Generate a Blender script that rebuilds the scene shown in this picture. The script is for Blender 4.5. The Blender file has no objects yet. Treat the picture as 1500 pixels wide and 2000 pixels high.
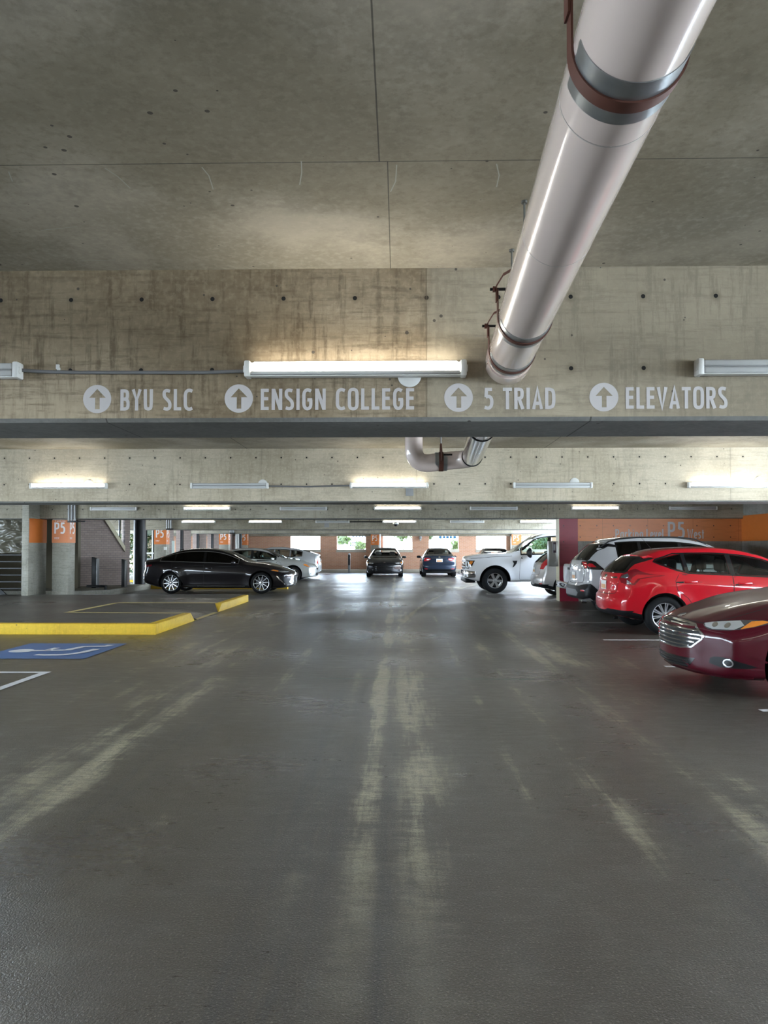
import bpy, bmesh, math, random
import numpy as np
from mathutils import Vector, Matrix
from mathutils import noise as mnoise
from mathutils.bvhtree import BVHTree
from mathutils.geometry import delaunay_2d_cdt
from mathutils.interpolate import poly_3d_calc

random.seed(7)
PI = math.pi
SC = bpy.context.scene
COL = SC.collection

# ------------------------------------------------------------------ camera
F_PX = 1444.0
CAM_Z = 1.45
cam_d = bpy.data.cameras.new('camera')
cam = bpy.data.objects.new('camera', cam_d)
COL.objects.link(cam)
cam.location = (0, 0, CAM_Z)
cam_d.sensor_fit = 'AUTO'
cam_d.sensor_width = 36.0
cam_d.lens = F_PX / 2000 * 36.0
YAW = math.atan(28 / F_PX)
PITCH = math.radians(1.4)
cam.rotation_euler = (PI / 2 + PITCH, 0, YAW)
cam_d.shift_y = (70 - F_PX * math.tan(PITCH)) / 2000.0
cam_d.clip_start = 0.05
cam_d.clip_end = 600
SC.camera = cam

# ------------------------------------------------------------------ exposure, sky, sun
SC.view_settings.view_transform = 'Standard'
SC.view_settings.look = 'None'
SC.view_settings.gamma = 1.0
SC.view_settings.use_curve_mapping = False
SC.view_settings.exposure = 1.3
TUBE = 11.0
SKY = 14.0
SUN = 3.5
W = bpy.data.worlds.new('sky')
SC.world = W
W.use_nodes = True
wn = W.node_tree
wn.nodes.clear()
wo = wn.nodes.new('ShaderNodeOutputWorld')
wb = wn.nodes.new('ShaderNodeBackground')
wt = wn.nodes.new('ShaderNodeTexCoord')
ws = wn.nodes.new('ShaderNodeSeparateXYZ')
wr = wn.nodes.new('ShaderNodeValToRGB')
wn.links.new(wt.outputs['Generated'], ws.inputs[0])
wn.links.new(ws.outputs['Z'], wr.inputs[0])
wn.links.new(wr.outputs[0], wb.inputs['Color'])
wn.links.new(wb.outputs[0], wo.inputs['Surface'])
wr.color_ramp.elements[0].color = (0.74, 0.88, 1.0, 1)
wr.color_ramp.elements[1].color = (0.45, 0.66, 1.0, 1)
wb.inputs['Strength'].default_value = SKY
sd = bpy.data.lights.new('sun', 'SUN')
sun = bpy.data.objects.new('sun', sd)
COL.objects.link(sun)
sd.energy = SUN
sd.angle = math.radians(0.6)
sd.color = (1.0, 0.96, 0.88)
sun.location = (-20, 60, 40)
sun.rotation_euler = Vector((0.35, -0.75, -0.85)).to_track_quat('-Z', 'Y').to_euler()

# daylight portals at the openings of the garage (they only guide the sky light)
def portal(loc, direction, sx, sz):
    d = bpy.data.lights.new('daylight_portal', 'AREA')
    d.shape = 'RECTANGLE'
    d.size = sx
    d.size_y = sz
    d.cycles.is_portal = True
    o = bpy.data.objects.new('daylight_portal', d)
    COL.objects.link(o)
    o.location = loc
    o.rotation_euler = Vector(direction).to_track_quat('-Z', 'Y').to_euler()

# ------------------------------------------------------------------ shader helper
class G:
    def __init__(s, name):
        s.m = bpy.data.materials.new(name)
        s.m.use_nodes = True
        s.t = s.m.node_tree
        s.b = s.t.nodes['Principled BSDF']
    def n(s, kind, **kw):
        x = s.t.nodes.new('ShaderNode' + kind)
        for k, v in kw.items():
            setattr(x, k, v)
        return x
    def put(s, sock, v):
        if isinstance(v, bpy.types.NodeSocket):
            s.t.links.new(v, sock)
        elif v is not None:
            if hasattr(v, '__len__') and len(v) == 3 and sock.type == 'RGBA':
                v = (*v, 1)
            sock.default_value = v
    def m_(s, op, a, b=None, c=None):
        x = s.n('Math', operation=op)
        s.put(x.inputs[0], a)
        if b is not None: s.put(x.inputs[1], b)
        if c is not None: s.put(x.inputs[2], c)
        return x.outputs[0]
    def add(s, a, b): return s.m_('ADD', a, b)
    def sub(s, a, b): return s.m_('SUBTRACT', a, b)
    def mul(s, a, b): return s.m_('MULTIPLY', a, b)
    def lt(s, a, b): return s.m_('LESS_THAN', a, b)
    def gt(s, a, b): return s.m_('GREATER_THAN', a, b)
    def mx(s, a, b): return s.m_('MAXIMUM', a, b)
    def mn(s, a, b): return s.m_('MINIMUM', a, b)
    def ab(s, a): return s.m_('ABSOLUTE', a)
    def pos(s):
        g = s.n('NewGeometry')
        return g.outputs['Position']
    def obj(s):
        return s.n('TexCoord').outputs['Object']
    def sep(s, v):
        x = s.n('SeparateXYZ'); s.put(x.inputs[0], v); return x.outputs
    def comb(s, a, b, c):
        x = s.n('CombineXYZ')
        s.put(x.inputs[0], a); s.put(x.inputs[1], b); s.put(x.inputs[2], c)
        return x.outputs[0]
    def mapv(s, v, scale=(1, 1, 1), loc=(0, 0, 0)):
        x = s.n('Mapping'); s.put(x.inputs[0], v)
        x.inputs['Scale'].default_value = scale
        x.inputs['Location'].default_value = loc
        return x.outputs[0]
    def noise(s, v, scale, detail=4, rough=.55, dist=0):
        x = s.n('TexNoise'); s.put(x.inputs['Vector'], v)
        x.inputs['Scale'].default_value = scale
        x.inputs['Detail'].default_value = detail
        x.inputs['Roughness'].default_value = rough
        x.inputs['Distortion'].default_value = dist
        return x.outputs[0]
    def vor(s, v, scale):
        x = s.n('TexVoronoi'); s.put(x.inputs['Vector'], v)
        x.inputs['Scale'].default_value = scale
        return x.outputs['Distance']
    def rng(s, v, a, b, c=0., d=1., smooth=False):
        x = s.n('MapRange'); s.put(x.inputs[0], v)
        if smooth: x.interpolation_type = 'SMOOTHSTEP'
        x.inputs[1].default_value = a; x.inputs[2].default_value = b
        x.inputs[3].default_value = c; x.inputs[4].default_value = d
        return x.outputs[0]
    def mix(s, f, a, b, mode='MIX'):
        x = s.n('Mix', data_type='RGBA', blend_type=mode)
        s.put(x.inputs[0], f)
        s.put(x.inputs[6], a); s.put(x.inputs[7], b)
        return x.outputs[2]
    def bump(s, h, strength=.3, dist=.01):
        x = s.n('Bump'); s.put(x.inputs['Height'], h)
        x.inputs['Strength'].default_value = strength
        x.inputs['Distance'].default_value = dist
        s.t.links.new(x.outputs[0], s.b.inputs['Normal'])
    def out(s, col=None, rough=None, metal=None):
        if col is not None: s.put(s.b.inputs['Base Color'], col)
        if rough is not None: s.put(s.b.inputs['Roughness'], rough)
        if metal is not None: s.put(s.b.inputs['Metallic'], metal)
        return s.m

def mat(name, col, rough=.5, metal=0., coat=0., emit=None, estr=0., var=0.04, vs=6., spec=.5):
    g = G(name)
    g.b.inputs['Specular IOR Level'].default_value = spec
    if emit is None and var > 0:
        f = g.noise(g.obj(), vs, 3)
        c2 = tuple(max(0, c * (1 - var * 2.5)) for c in col)
        g.out(g.mix(f, col, c2), rough, metal)
    else:
        g.out(col, rough, metal)
    if coat:
        g.b.inputs['Coat Weight'].default_value = coat
        g.b.inputs['Coat Roughness'].default_value = .03
    if emit is not None:
        g.b.inputs['Emission Color'].default_value = (*emit, 1)
        g.b.inputs['Emission Strength'].default_value = estr
    return g.m

def paint(name, col, metal=.35, rough=.32):
    g = G(name)
    f = g.noise(g.obj(), 900, 1)
    g.out(g.mix(g.mul(f, .35), col, tuple(min(1, c * 1.6 + .01) for c in col)), rough, metal)
    g.b.inputs['Coat Weight'].default_value = 1.0
    g.b.inputs['Specular IOR Level'].default_value = .08
    g.b.inputs['Coat Roughness'].default_value = .025
    return g.m

def glass(name, tint, refl=1.0):
    g = G(name)
    g.t.nodes.remove(g.b)
    o = g.t.nodes['Material Output']
    tr = g.n('BsdfTransparent'); tr.inputs[0].default_value = (*tint, 1)
    gl = g.n('BsdfGlossy'); gl.inputs['Roughness'].default_value = .015
    gl.inputs[0].default_value = (refl, refl, refl, 1)
    fr = g.n('Fresnel'); fr.inputs[0].default_value = 1.52
    mx = g.n('MixShader')
    g.t.links.new(fr.outputs[0], mx.inputs[0])
    g.t.links.new(tr.outputs[0], mx.inputs[1])
    g.t.links.new(gl.outputs[0], mx.inputs[2])
    g.t.links.new(mx.outputs[0], o.inputs['Surface'])
    return g.m

def concrete(name, c1, c2, seam_x=None, holes=None, stain=.5, seed=0., bumpy=.25, streak=1.0, seams=None, rough=.75, clean=None):
    """board-cast concrete: mottling, brushed streaks, pits, tie holes, form seams"""
    g = G(name)
    p = g.mapv(g.pos(), loc=(seed, seed * 1.7, seed * .6))
    n1 = g.noise(p, 1.1, 8, .62, .3)
    n2 = g.noise(g.mapv(p, (1.2, 1.2, 14)), 2.2, 7, .7)
    n3 = g.noise(g.mapv(p, (13, 13, 1.3)), 1.6, 6, .7)
    n4 = g.noise(p, 26, 5, .65)
    big = g.noise(p, .55, 3, .5)
    base = g.mix(g.rng(n1, .38, .62), c1, c2)
    dk = tuple(c * .62 for c in c2)
    lt_ = tuple(min(1, c * 1.22) for c in c1)
    base = g.mix(g.mul(g.rng(n2, .49, .64), .62 * streak), base, dk)
    base = g.mix(g.mul(g.mul(g.rng(n3, .50, .62), g.rng(big, .44, .56)), .75 * streak), base, dk)
    base = g.mix(g.mul(g.rng(n4, .48, .66), .34), base, lt_)
    base = g.mix(g.mul(g.rng(big, .50, .60), stain), base, (c2[0] * .72, c2[1] * .68, c2[2] * .56))
    if clean:
        cx = g.sep(g.pos())[0]
        base = g.mix(g.mul(g.gt(cx, clean[0]), clean[1]), base, g.mix(n4, clean[2], tuple(c * .85 for c in clean[2])))
    pit = g.lt(g.vor(p, 9.0), g.rng(g.noise(p, 2.0, 2), .40, .65, 0.02, .10))
    base = g.mix(g.mul(pit, .8), base, (.05, .045, .04))
    X, Y, Z = g.sep(g.pos())
    hole = None
    if holes:
        sp, x0, rows = holes
        u = g.mul(g.sub(g.m_('FRACT', g.m_('DIVIDE', g.sub(X, x0), sp)), .5), sp)
        for r in rows:
            d = g.m_('SQRT', g.add(g.mul(u, u), g.m_('POWER', g.sub(Z, r), 2.0)))
            h = g.lt(d, .0125)
            halo = g.rng(d, .0125, .04, .45, 0.)
            base = g.mix(halo, base, dk)
            hole = h if hole is None else g.mx(hole, h)
        base = g.mix(hole, base, (.012, .011, .01))
    if seam_x:
        sp, x0 = seam_x
        u = g.ab(g.mul(g.sub(g.m_('FRACT', g.add(g.m_('DIVIDE', g.sub(X, x0), sp), .5)), .5), sp))
        wob = g.add(u, g.mul(g.sub(g.noise(g.pos(), 8, 3), .5), .012))
        base = g.mix(g.mul(g.lt(wob, .004), .6), base, dk)
        base = g.mix(g.mul(g.rng(wob, .0, .05, .35, 0.), g.rng(n2, .4, .6)), base, dk)
    for (ax, v, w, lo, hi) in (seams or []):
        A = X if ax == 'x' else Y
        Bx = Y if ax == 'x' else X
        f = g.lt(g.ab(g.sub(A, v)), w)
        if lo is not None:
            f = g.mul(f, g.mul(g.gt(Bx, lo), g.lt(Bx, hi)))
        base = g.mix(g.mul(f, .75), base, (.05, .047, .04))
    g.out(base, rough)
    g.b.inputs['Specular IOR Level'].default_value = .2
    hgt = g.sub(g.add(n4, g.mul(n2, .6)), g.mul(pit, 2.))
    g.bump(hgt, bumpy, .006)
    return g.m

def brick(name, c1, c2, mortar, scale=1.0):
    g = G(name)
    X, Y, Z = g.sep(g.pos())
    v = g.comb(g.add(X, Y), Z, 0.)
    t = g.n('TexBrick')
    g.put(t.inputs['Vector'], v)
    t.inputs['Scale'].default_value = 1.0 * scale
    t.inputs['Brick Width'].default_value = .225
    t.inputs['Row Height'].default_value = .075
    t.inputs['Mortar Size'].default_value = .007
    t.inputs['Mortar Smooth'].default_value = .2
    t.inputs['Bias'].default_value = 0
    t.inputs['Color1'].default_value = (*c1, 1)
    t.inputs['Color2'].default_value = (*c2, 1)
    t.inputs['Mortar'].default_value = (*mortar, 1)
    n = g.noise(g.pos(), 3, 4)
    c = g.mix(g.mul(n, .35), t.outputs[0], tuple(x * .7 for x in c1))
    g.out(c, .85)
    g.bump(t.outputs['Fac'], -.4, .006)
    return g.m

# ------------------------------------------------------------------ mesh helpers
def link(name, me, parent=None, mats=None, loc=None, smooth=None):
    o = bpy.data.objects.new(name, me)
    COL.objects.link(o)
    if mats is not None:
        for m in (mats if isinstance(mats, (list, tuple)) else [mats]):
            me.materials.append(m)
    if parent is not None:
        o.parent = parent
    if loc is not None:
        o.location = loc
    if smooth is not None:
        for p in me.polygons: p.use_smooth = True
        me.set_sharp_from_angle(angle=math.radians(smooth))
    return o

def build(name, bm, m, parent=None, smooth=None, loc=None):
    me = bpy.data.meshes.new(name)
    bmesh.ops.recalc_face_normals(bm, faces=bm.faces[:])
    bm.to_mesh(me)
    bm.free()
    return link(name, me, parent, m, loc, smooth)

def tag(o, label=None, cat=None, group=None, kind=None):
    if label: o['label'] = label
    if cat: o['category'] = cat
    if group: o['group'] = group
    if kind: o['kind'] = kind
    return o

def empty(name, loc=(0, 0, 0), rz=0, label=None, cat=None, group=None):
    o = bpy.data.objects.new(name, None)
    COL.objects.link(o)
    o.empty_display_size = .2
    o.location = loc
    o.rotation_euler = (0, 0, rz)
    return tag(o, label, cat, group)

def box(bm, x0, x1, y0, y1, z0, z1, bev=0., seg=2, rot=None):
    r = bmesh.ops.create_cube(bm, size=1)
    vs = r['verts']
    M = Matrix.Translation(((x0 + x1) / 2, (y0 + y1) / 2, (z0 + z1) / 2)) @ Matrix.Diagonal((abs(x1 - x0), abs(y1 - y0), abs(z1 - z0), 1))
    bmesh.ops.transform(bm, matrix=M, verts=vs)
    if bev > 0:
        es = list({e for v in vs for e in v.link_edges})
        rr = bmesh.ops.bevel(bm, geom=es, offset=bev, segments=seg, profile=.5, affect='EDGES')
        vs = list({v for f in rr['faces'] for v in f.verts} | {v for v in vs if v.is_valid})
    if rot is not None:
        bmesh.ops.transform(bm, matrix=rot, verts=[v for v in vs if v.is_valid])
    return vs

def BX(name, x0, x1, y0, y1, z0, z1, m, parent=None, bev=0., kind=None, smooth=None):
    bm = bmesh.new()
    box(bm, x0, x1, y0, y1, z0, z1, bev)
    o = build(name, bm, m, parent, smooth if smooth else (40 if bev > 0 else None))
    if kind: o['kind'] = kind
    return o

def tube(bm, pts, r, seg=12, cap=True):
    """tube along a polyline with parallel frames"""
    pts = [Vector(p) for p in pts]
    rings = []
    n = len(pts)
    up = None
    for i, p in enumerate(pts):
        a = pts[max(0, i - 1)]; b = pts[min(n - 1, i + 1)]
        d = (b - a).normalized()
        if up is None:
            up = Vector((0, 0, 1)) if abs(d.z) < .9 else Vector((1, 0, 0))
        s = d.cross(up).normalized()
        up = s.cross(d).normalized()
        rr = r[i] if isinstance(r, (list, tuple)) else r
        rings.append([bm.verts.new(p + (s * math.cos(2 * PI * k / seg) + up * math.sin(2 * PI * k / seg)) * rr) for k in range(seg)])
    for a, b in zip(rings, rings[1:]):
        for k in range(seg):
            bm.faces.new((a[k], a[(k + 1) % seg], b[(k + 1) % seg], b[k]))
    if cap:
        bm.faces.new(rings[0][::-1]); bm.faces.new(rings[-1])
    return rings

def lathe(bm, prof, axis='y', seg=40, org=(0, 0, 0), closed=False):
    """prof: (radius, along)"""
    rings = []
    for r, a in prof:
        ring = []
        for k in range(seg):
            c, s = math.cos(2 * PI * k / seg), math.sin(2 * PI * k / seg)
            if axis == 'y': v = (r * c, a, r * s)
            elif axis == 'z': v = (r * c, r * s, a)
            else: v = (a, r * c, r * s)
            ring.append(bm.verts.new(Vector(v) + Vector(org)))
        rings.append(ring)
    prs = list(zip(rings, rings[1:]))
    if closed: prs.append((rings[-1], rings[0]))
    for a, b in prs:
        for k in range(seg):
            bm.faces.new((a[k], a[(k + 1) % seg], b[(k + 1) % seg], b[k]))
    if not closed:
        if prof[0][0] > 1e-5: bm.faces.new(rings[0][::-1])
        if prof[-1][0] > 1e-5: bm.faces.new(rings[-1])
    bmesh.ops.remove_doubles(bm, verts=[v for rg in rings for v in rg], dist=1e-6)

def prism(bm, poly, fn, d0, d1):
    """extrude a 2-D polygon; fn(u, v, d) -> 3-D"""
    a = [bm.verts.new(fn(u, v, d0)) for u, v in poly]
    b = [bm.verts.new(fn(u, v, d1)) for u, v in poly]
    n = len(poly)
    bm.faces.new(a); bm.faces.new(b[::-1])
    for i in range(n):
        bm.faces.new((a[i], b[i], b[(i + 1) % n], a[(i + 1) % n]))

def chaikin(pts, it=2, closed=True, k=.25):
    for _ in range(it):
        out = []
        n = len(pts)
        rng_ = range(n) if closed else range(n - 1)
        if not closed: out.append(pts[0])
        for i in rng_:
            p, q = pts[i], pts[(i + 1) % n]
            out.append((p[0] * (1 - k) + q[0] * k, p[1] * (1 - k) + q[1] * k))
            out.append((p[0] * k + q[0] * (1 - k), p[1] * k + q[1] * (1 - k)))
        if not closed: out.append(pts[-1])
        pts = out
    return pts

def inpoly(p, poly):
    x, y = p[0], p[1]
    c = False
    n = len(poly)
    j = n - 1
    for i in range(n):
        if (poly[i][1] > y) != (poly[j][1] > y) and x < (poly[j][0] - poly[i][0]) * (y - poly[i][1]) / (poly[j][1] - poly[i][1]) + poly[i][0]:
            c = not c
        j = i
    return c

def grow(poly, d):
    """offset a polygon outwards by d"""
    ar = sum(poly[i][0] * poly[(i + 1) % len(poly)][1] - poly[(i + 1) % len(poly)][0] * poly[i][1] for i in range(len(poly)))
    s = 1 if ar > 0 else -1
    out = []
    n = len(poly)
    for i in range(n):
        a, b, c = poly[i - 1], poly[i], poly[(i + 1) % n]
        e1 = Vector((b[0] - a[0], b[1] - a[1])); e2 = Vector((c[0] - b[0], c[1] - b[1]))
        if e1.length < 1e-7 or e2.length < 1e-7:
            out.append(b); continue
        e1.normalize(); e2.normalize()
        n1 = Vector((e1.y, -e1.x)) * s; n2 = Vector((e2.y, -e2.x)) * s
        m = n1 + n2
        if m.length < .3: m = n1
        else:
            m.normalize(); m = m / max(.5, m.dot(n1))
        out.append((b[0] + m.x * d, b[1] + m.y * d))
    return out

# ------------------------------------------------------------------ stroke lettering
_a, _b, _l, _h = .075, .335, .075, .925
GLY = {
 'B': (.41, [[(_a, 0), (_a, 1)], ['r', (_a, _h), (.25, _h), (.31, .86), (.31, .62), (.25, .54), (_a, .54)], ['r', (_a, .54), (.25, .54), (.34, .44), (.34, .16), (.26, _l), (_a, _l)]]),
 'Y': (.42, [[(.06, 1), (.21, .47), (.36, 1)], [(.21, .5), (.21, 0)]]),
 'U': (.42, ['r', (_a, 1), (_a, .2), (.12, _l), (.29, _l), (_b, .2), (_b, 1)]),
 'S': (.39, ['r', (.32, .90), (.17, .95), (.07, .88), (.07, .68), (.14, .57), (.26, .45), (.32, .34), (.32, .12), (.2, .05), (.05, .10)]),
 'L': (.34, [[(_a, 1), (_a, 0)], [(_a, _l), (.33, _l)]]),
 'C': (.40, ['r', (.38, .90), (.22, .97), (_a, .84), (_a, .5), (_a, .16), (.22, .03), (.38, .10)]),
 'E': (.36, [[(_a, 0), (_a, 1)], [(_a, _l), (.34, _l)], [(_a, .53), (.32, .53)], [(_a, _h), (.34, _h)]]),
 'N': (.45, [[(_a, 0), (_a, 1)], [(.38, 0), (.38, 1)], [(.09, .97), (.365, .03)]]),
 'I': (.15, [[(_a, 0), (_a, 1)]]),
 'G': (.44, ['r', (.37, .88), (.22, .97), (_a, .84), (_a, .5), (_a, .16), (.2, .03), (.36, .12), (.36, .45), (.36, .47)], [(.22, .47), (.42, .47)]),
 'O': (.46, ['o', (.23, .97), (_a, .90), (_a, .5), (_a, .10), (.23, .03), (.39, .10), (.39, .5), (.39, .90)]),
 '5': (.40, [[(.35, _h), (.12, _h), (.10, .56)], ['r', (.09, .56), (.22, .62), (.34, .5), (.34, .18), (.22, .03), (.04, .09)]]),
 'T': (.38, [[(0, _h), (.38, _h)], [(.19, 1), (.19, 0)]]),
 'R': (.42, [[(_a, 0), (_a, 1)], ['r', (_a, _h), (.26, _h), (.33, .86), (.33, .58), (.26, .50), (_a, .50)], [(.2, .5), (.36, 0)]]),
 'A': (.44, [[(.06, 0), (.22, .98), (.38, 0)], [(.11, .27), (.33, .27)]]),
 'D': (.44, [[(_a, 0), (_a, 1)], ['r', (_a, _h), (.22, _h), (.37, .84), (.37, .16), (.22, _l), (_a, _l)]]),
 'V': (.42, [[(.05, 1), (.21, .03), (.37, 1)]]),
 'P': (.42, [[(_a, 0), (_a, 1)], ['r', (_a, _h), (.26, _h), (.35, .86), (.35, .55), (.26, .45), (_a, .45)]]),
 'W': (.62, [[(.05, 1), (.17, .03), (.31, .9), (.45, .03), (.57, 1)]]),
 'K': (.42, [[(_a, 0), (_a, 1)], [(.36, 1), (.11, .5), (.38, 0)]]),
 'a': (.38, ['o', (.2, .66), (.07, .58), (.07, .35), (.07, .12), (.2, .04), (.31, .12), (.31, .35), (.31, .58)], [(.32, .68), (.32, 0)]),
 'r': (.26, [[(_a, 0), (_a, .68)], ['r', (_a, .45), (.14, .62), (.26, .62)]]),
 'k': (.36, [[(_a, 0), (_a, 1)], [(.32, .68), (.11, .36), (.34, 0)]]),
 'i': (.15, [[(_a, 0), (_a, .68)], [(_a, .82), (_a, .95)]]),
 'n': (.38, [[(_a, 0), (_a, .68)], ['r', (_a, .45), (.13, .62), (.25, .62), (.32, .52), (.32, 0)]]),
 'g': (.38, ['o', (.2, .66), (.07, .58), (.07, .35), (.07, .12), (.2, .04), (.31, .12), (.31, .35), (.31, .58)], ['r', (.32, .68), (.32, -.15), (.22, -.25), (.06, -.2)]),
 'e': (.38, ['r', (.06, .36), (.33, .36), (.33, .55), (.2, .66), (.07, .55), (.07, .16), (.2, .04), (.33, .12)]),
 'v': (.34, [[(.04, .68), (.17, .04), (.30, .68)]]),
 'l': (.15, [[(_a, 0), (_a, 1)]]),
 's': (.31, ['r', (.26, .62), (.14, .66), (.06, .58), (.06, .46), (.15, .38), (.25, .28), (.25, .12), (.15, .04), (.04, .08)]),
 't': (.24, [[(.12, .9), (.12, 0)], [(.01, .62), (.24, .62)]]),
 ' ': (.22, []),
}
def norm_gly(g):
    w = g[0]
    strokes = []
    items = g[1:] if len(g) > 2 else [g[1]]
    flat = []
    for it in items:
        if not it: continue
        if isinstance(it[0], str): flat.append(it)
        elif isinstance(it[0], tuple): flat.append(it)
        else: flat.extend(it)
    for s in flat:
        if s[0] == 'r': strokes.append((chaikin(s[1:], 3, False), False))
        elif s[0] == 'o': strokes.append((chaikin(s[1:], 3, True), True))
        else: strokes.append((s, False))
    return w, strokes

def text_polys(txt, height, width, t=.15, gap=.09):
    """list of quads (u, v) of a word, left-bottom at the origin, fitted to the width"""
    x = 0
    segs = []
    for ci, ch in enumerate(txt):
        w, st = norm_gly(GLY[ch])
        for k_, (pts, closed) in enumerate(st):
            segs.append(([(p[0] + x, p[1]) for p in pts], closed, k_, ci))
        x += w + gap
    total = x - gap
    sx = width / total
    quads = []
    hw = t * height / 2
    for pts, closed, k_, ci in segs:
        P = [Vector((p[0] * sx, p[1] * height)) for p in pts]
        n = len(P)
        L, R = [], []
        for i in range(n):
            a = P[i - 1] if (i > 0 or closed) else P[i]
            c = P[(i + 1) % n] if (i < n - 1 or closed) else P[i]
            d1 = (P[i] - a); d2 = (c - P[i])
            d1 = d1.normalized() if d1.length > 1e-9 else d2.normalized()
            d2 = d2.normalized() if d2.length > 1e-9 else d1
            nn = Vector((-(d1.y + d2.y), d1.x + d2.x))
            if nn.length < .2: nn = Vector((-d1.y, d1.x))
            nn.normalize()
            k = 1 / max(.55, nn.dot(Vector((-d1.y, d1.x))))
            L.append(P[i] + nn * hw * k); R.append(P[i] - nn * hw * k)
        for i in range(n if closed else n - 1):
            j = (i + 1) % n
            quads.append(((L[i], R[i], R[j], L[j]), k_, ci))
    return quads

def text_mesh(name, txt, x0, z0, height, width, y, m, parent, t=.15, gap=.09, fn=None, single=True):
    """single=False builds every letter as a mesh of its own"""
    fn = fn or (lambda u, v, e: (x0 + u, y - e, z0 + v))
    bm = bmesh.new()
    last = None
    for q, k, ci in text_polys(txt, height, width, t, gap):
        if not single and last is not None and ci != last:
            build(name, bm, m, parent); bm = bmesh.new()
        last = ci
        bm.faces.new([bm.verts.new(fn(p.x, p.y, k * .0004)) for p in q])
    return build(name, bm, m, parent)

def px2(x, Y):      # world X of a pixel column at distance Y
    return (x - 778) / F_PX * Y
def pz(y, Y):       # world Z of a pixel row at distance Y
    return CAM_Z + (1070 - y) / F_PX * Y

def strip(pts, w):
    """closed outline of a stroke of width w"""
    L, R = [], []
    n = len(pts)
    for i in range(n):
        a = pts[max(0, i - 1)]; b = pts[min(n - 1, i + 1)]
        d = Vector((b[0] - a[0], b[1] - a[1])).normalized()
        L.append((pts[i][0] - d.y * w / 2, pts[i][1] + d.x * w / 2))
        R.append((pts[i][0] + d.y * w / 2, pts[i][1] - d.x * w / 2))
    return L + R[::-1]

def ell(cx, cz, rx, rz=None, n=20):
    rz = rz or rx
    return [(cx + rx * math.cos(2 * PI * k / n), cz + rz * math.sin(2 * PI * k / n)) for k in range(n)]

def mir2(half):
    """close a half outline (u>=0, from bottom to top) symmetrically"""
    return half + [(-u, z) for u, z in half[::-1] if u > 1e-6]


# ------------------------------------------------------------------ structure materials
M_gl = glass('car_glass', (.62, .70, .68))
M_gblk = mat('gloss_black', (.008, .008, .009), .12, coat=.5)
HOLES1 = (.42, px2(58, 4.3), (2.495, 2.915))
HOLESn = (.42, px2(58, 4.3), (2.50, 2.94))
C1, C2 = (.40, .375, .32), (.27, .25, .205)
M_beam1 = concrete('stained_beam_concrete', (.39, .315, .22), (.20, .152, .10), (9., .165), HOLES1, .35, 1., streak=1.15, clean=(.165, .36, (.41, .37, .29)))
M_beam = concrete('beam_concrete', (.55, .475, .36), (.41, .35, .26), (2.56, .30), HOLESn, .2, 5., streak=.6)
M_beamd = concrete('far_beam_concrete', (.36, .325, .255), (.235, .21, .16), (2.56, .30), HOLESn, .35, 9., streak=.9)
M_ceil = concrete('slab_concrete', (.43, .38, .30), (.29, .255, .195), None, None, .45, 3., .15, .55,
                  seams=[('x', -.08, .003, -4, 3.10), ('x', -.045, .0025, 3.10, 4.4), ('y', 3.10, .003, None, None), ('y', .66, .004, None, None), ('y', 8.2, .01, None, None), ('x', -2.5, .006, 4.5, 12.2), ('x', 2.4, .006, 4.5, 12.2)])
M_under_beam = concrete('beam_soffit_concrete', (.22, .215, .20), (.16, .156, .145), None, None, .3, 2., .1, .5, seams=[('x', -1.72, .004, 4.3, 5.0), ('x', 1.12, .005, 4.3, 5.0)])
M_conc = concrete('column_concrete', (.34, .32, .27), (.23, .22, .185), None, None, .35, 11., streak=.8)
M_concl = concrete('wall_concrete', (.30, .29, .26), (.22, .21, .19), None, None, .3, 13., streak=.6)
M_slabedge = concrete('sill_stone', (.55, .50, .42), (.45, .40, .33), None, None, .2, 17., streak=.3)
M_brick = brick('orange_brick', (.62, .33, .205), (.54, .27, .165), (.62, .50, .42))
M_brickp = brick('mauve_brick', (.34, .265, .235), (.28, .215, .19), (.17, .14, .125))

def wall_paint(name, c1, c2, holes):
    g = G(name)
    n = g.noise(g.pos(), 1.6, 6, .6); n2 = g.noise(g.mapv(g.pos(), (1, 1, 8)), 3, 5)
    base = g.mix(n, c1, c2)
    base = g.mix(g.mul(g.rng(n2, .55, .7), .35), base, tuple(c * .6 for c in c2))
    X, Y, Z = g.sep(g.pos())
    sp, x0, rows = holes
    u = g.mul(g.sub(g.m_('FRACT', g.m_('DIVIDE', g.sub(X, x0), sp)), .5), sp)
    for r in rows:
        d = g.m_('SQRT', g.add(g.mul(u, u), g.m_('POWER', g.sub(Z, r), 2.0)))
        base = g.mix(g.lt(d, .016), base, (.03, .015, .012))
    v = g.ab(g.mul(g.sub(g.m_('FRACT', g.add(g.m_('DIVIDE', g.sub(X, 5.55), 1.22), .5)), .5), 1.22))
    base = g.mix(g.mul(g.lt(v, .008), .5), base, tuple(c * .5 for c in c2))
    g.out(base, .42)
    g.bump(n2, .1, .004)
    return g.m
M_orange = wall_paint('orange_wall_paint', (.60, .205, .065), (.50, .16, .05), (.45, 4.72, (2.05, 1.74)))
M_maroon = wall_paint('maroon_wall_paint', (.27, .022, .04), (.20, .016, .03), (.45, 4.72, (2.05, 1.62)))
M_orange_f = mat('orange_paint', (.60, .165, .028), .5, var=.06)
M_wsign = mat('white_sign_paint', (.74, .69, .64), .5)
M_wpaint = mat('white_paint_lettering', (.50, .465, .455), .6, var=.03, vs=20)
M_black = mat('black_steel', (.005, .005, .0055), .45, spec=.3)
M_dark = mat('dark_void', (.02, .019, .018), .8)
M_galv = mat('galvanised_steel', (.42, .44, .45), .30, .85, var=.12, vs=30)
M_whitem = mat('white_enamel', (.68, .67, .64), .4)
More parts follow.
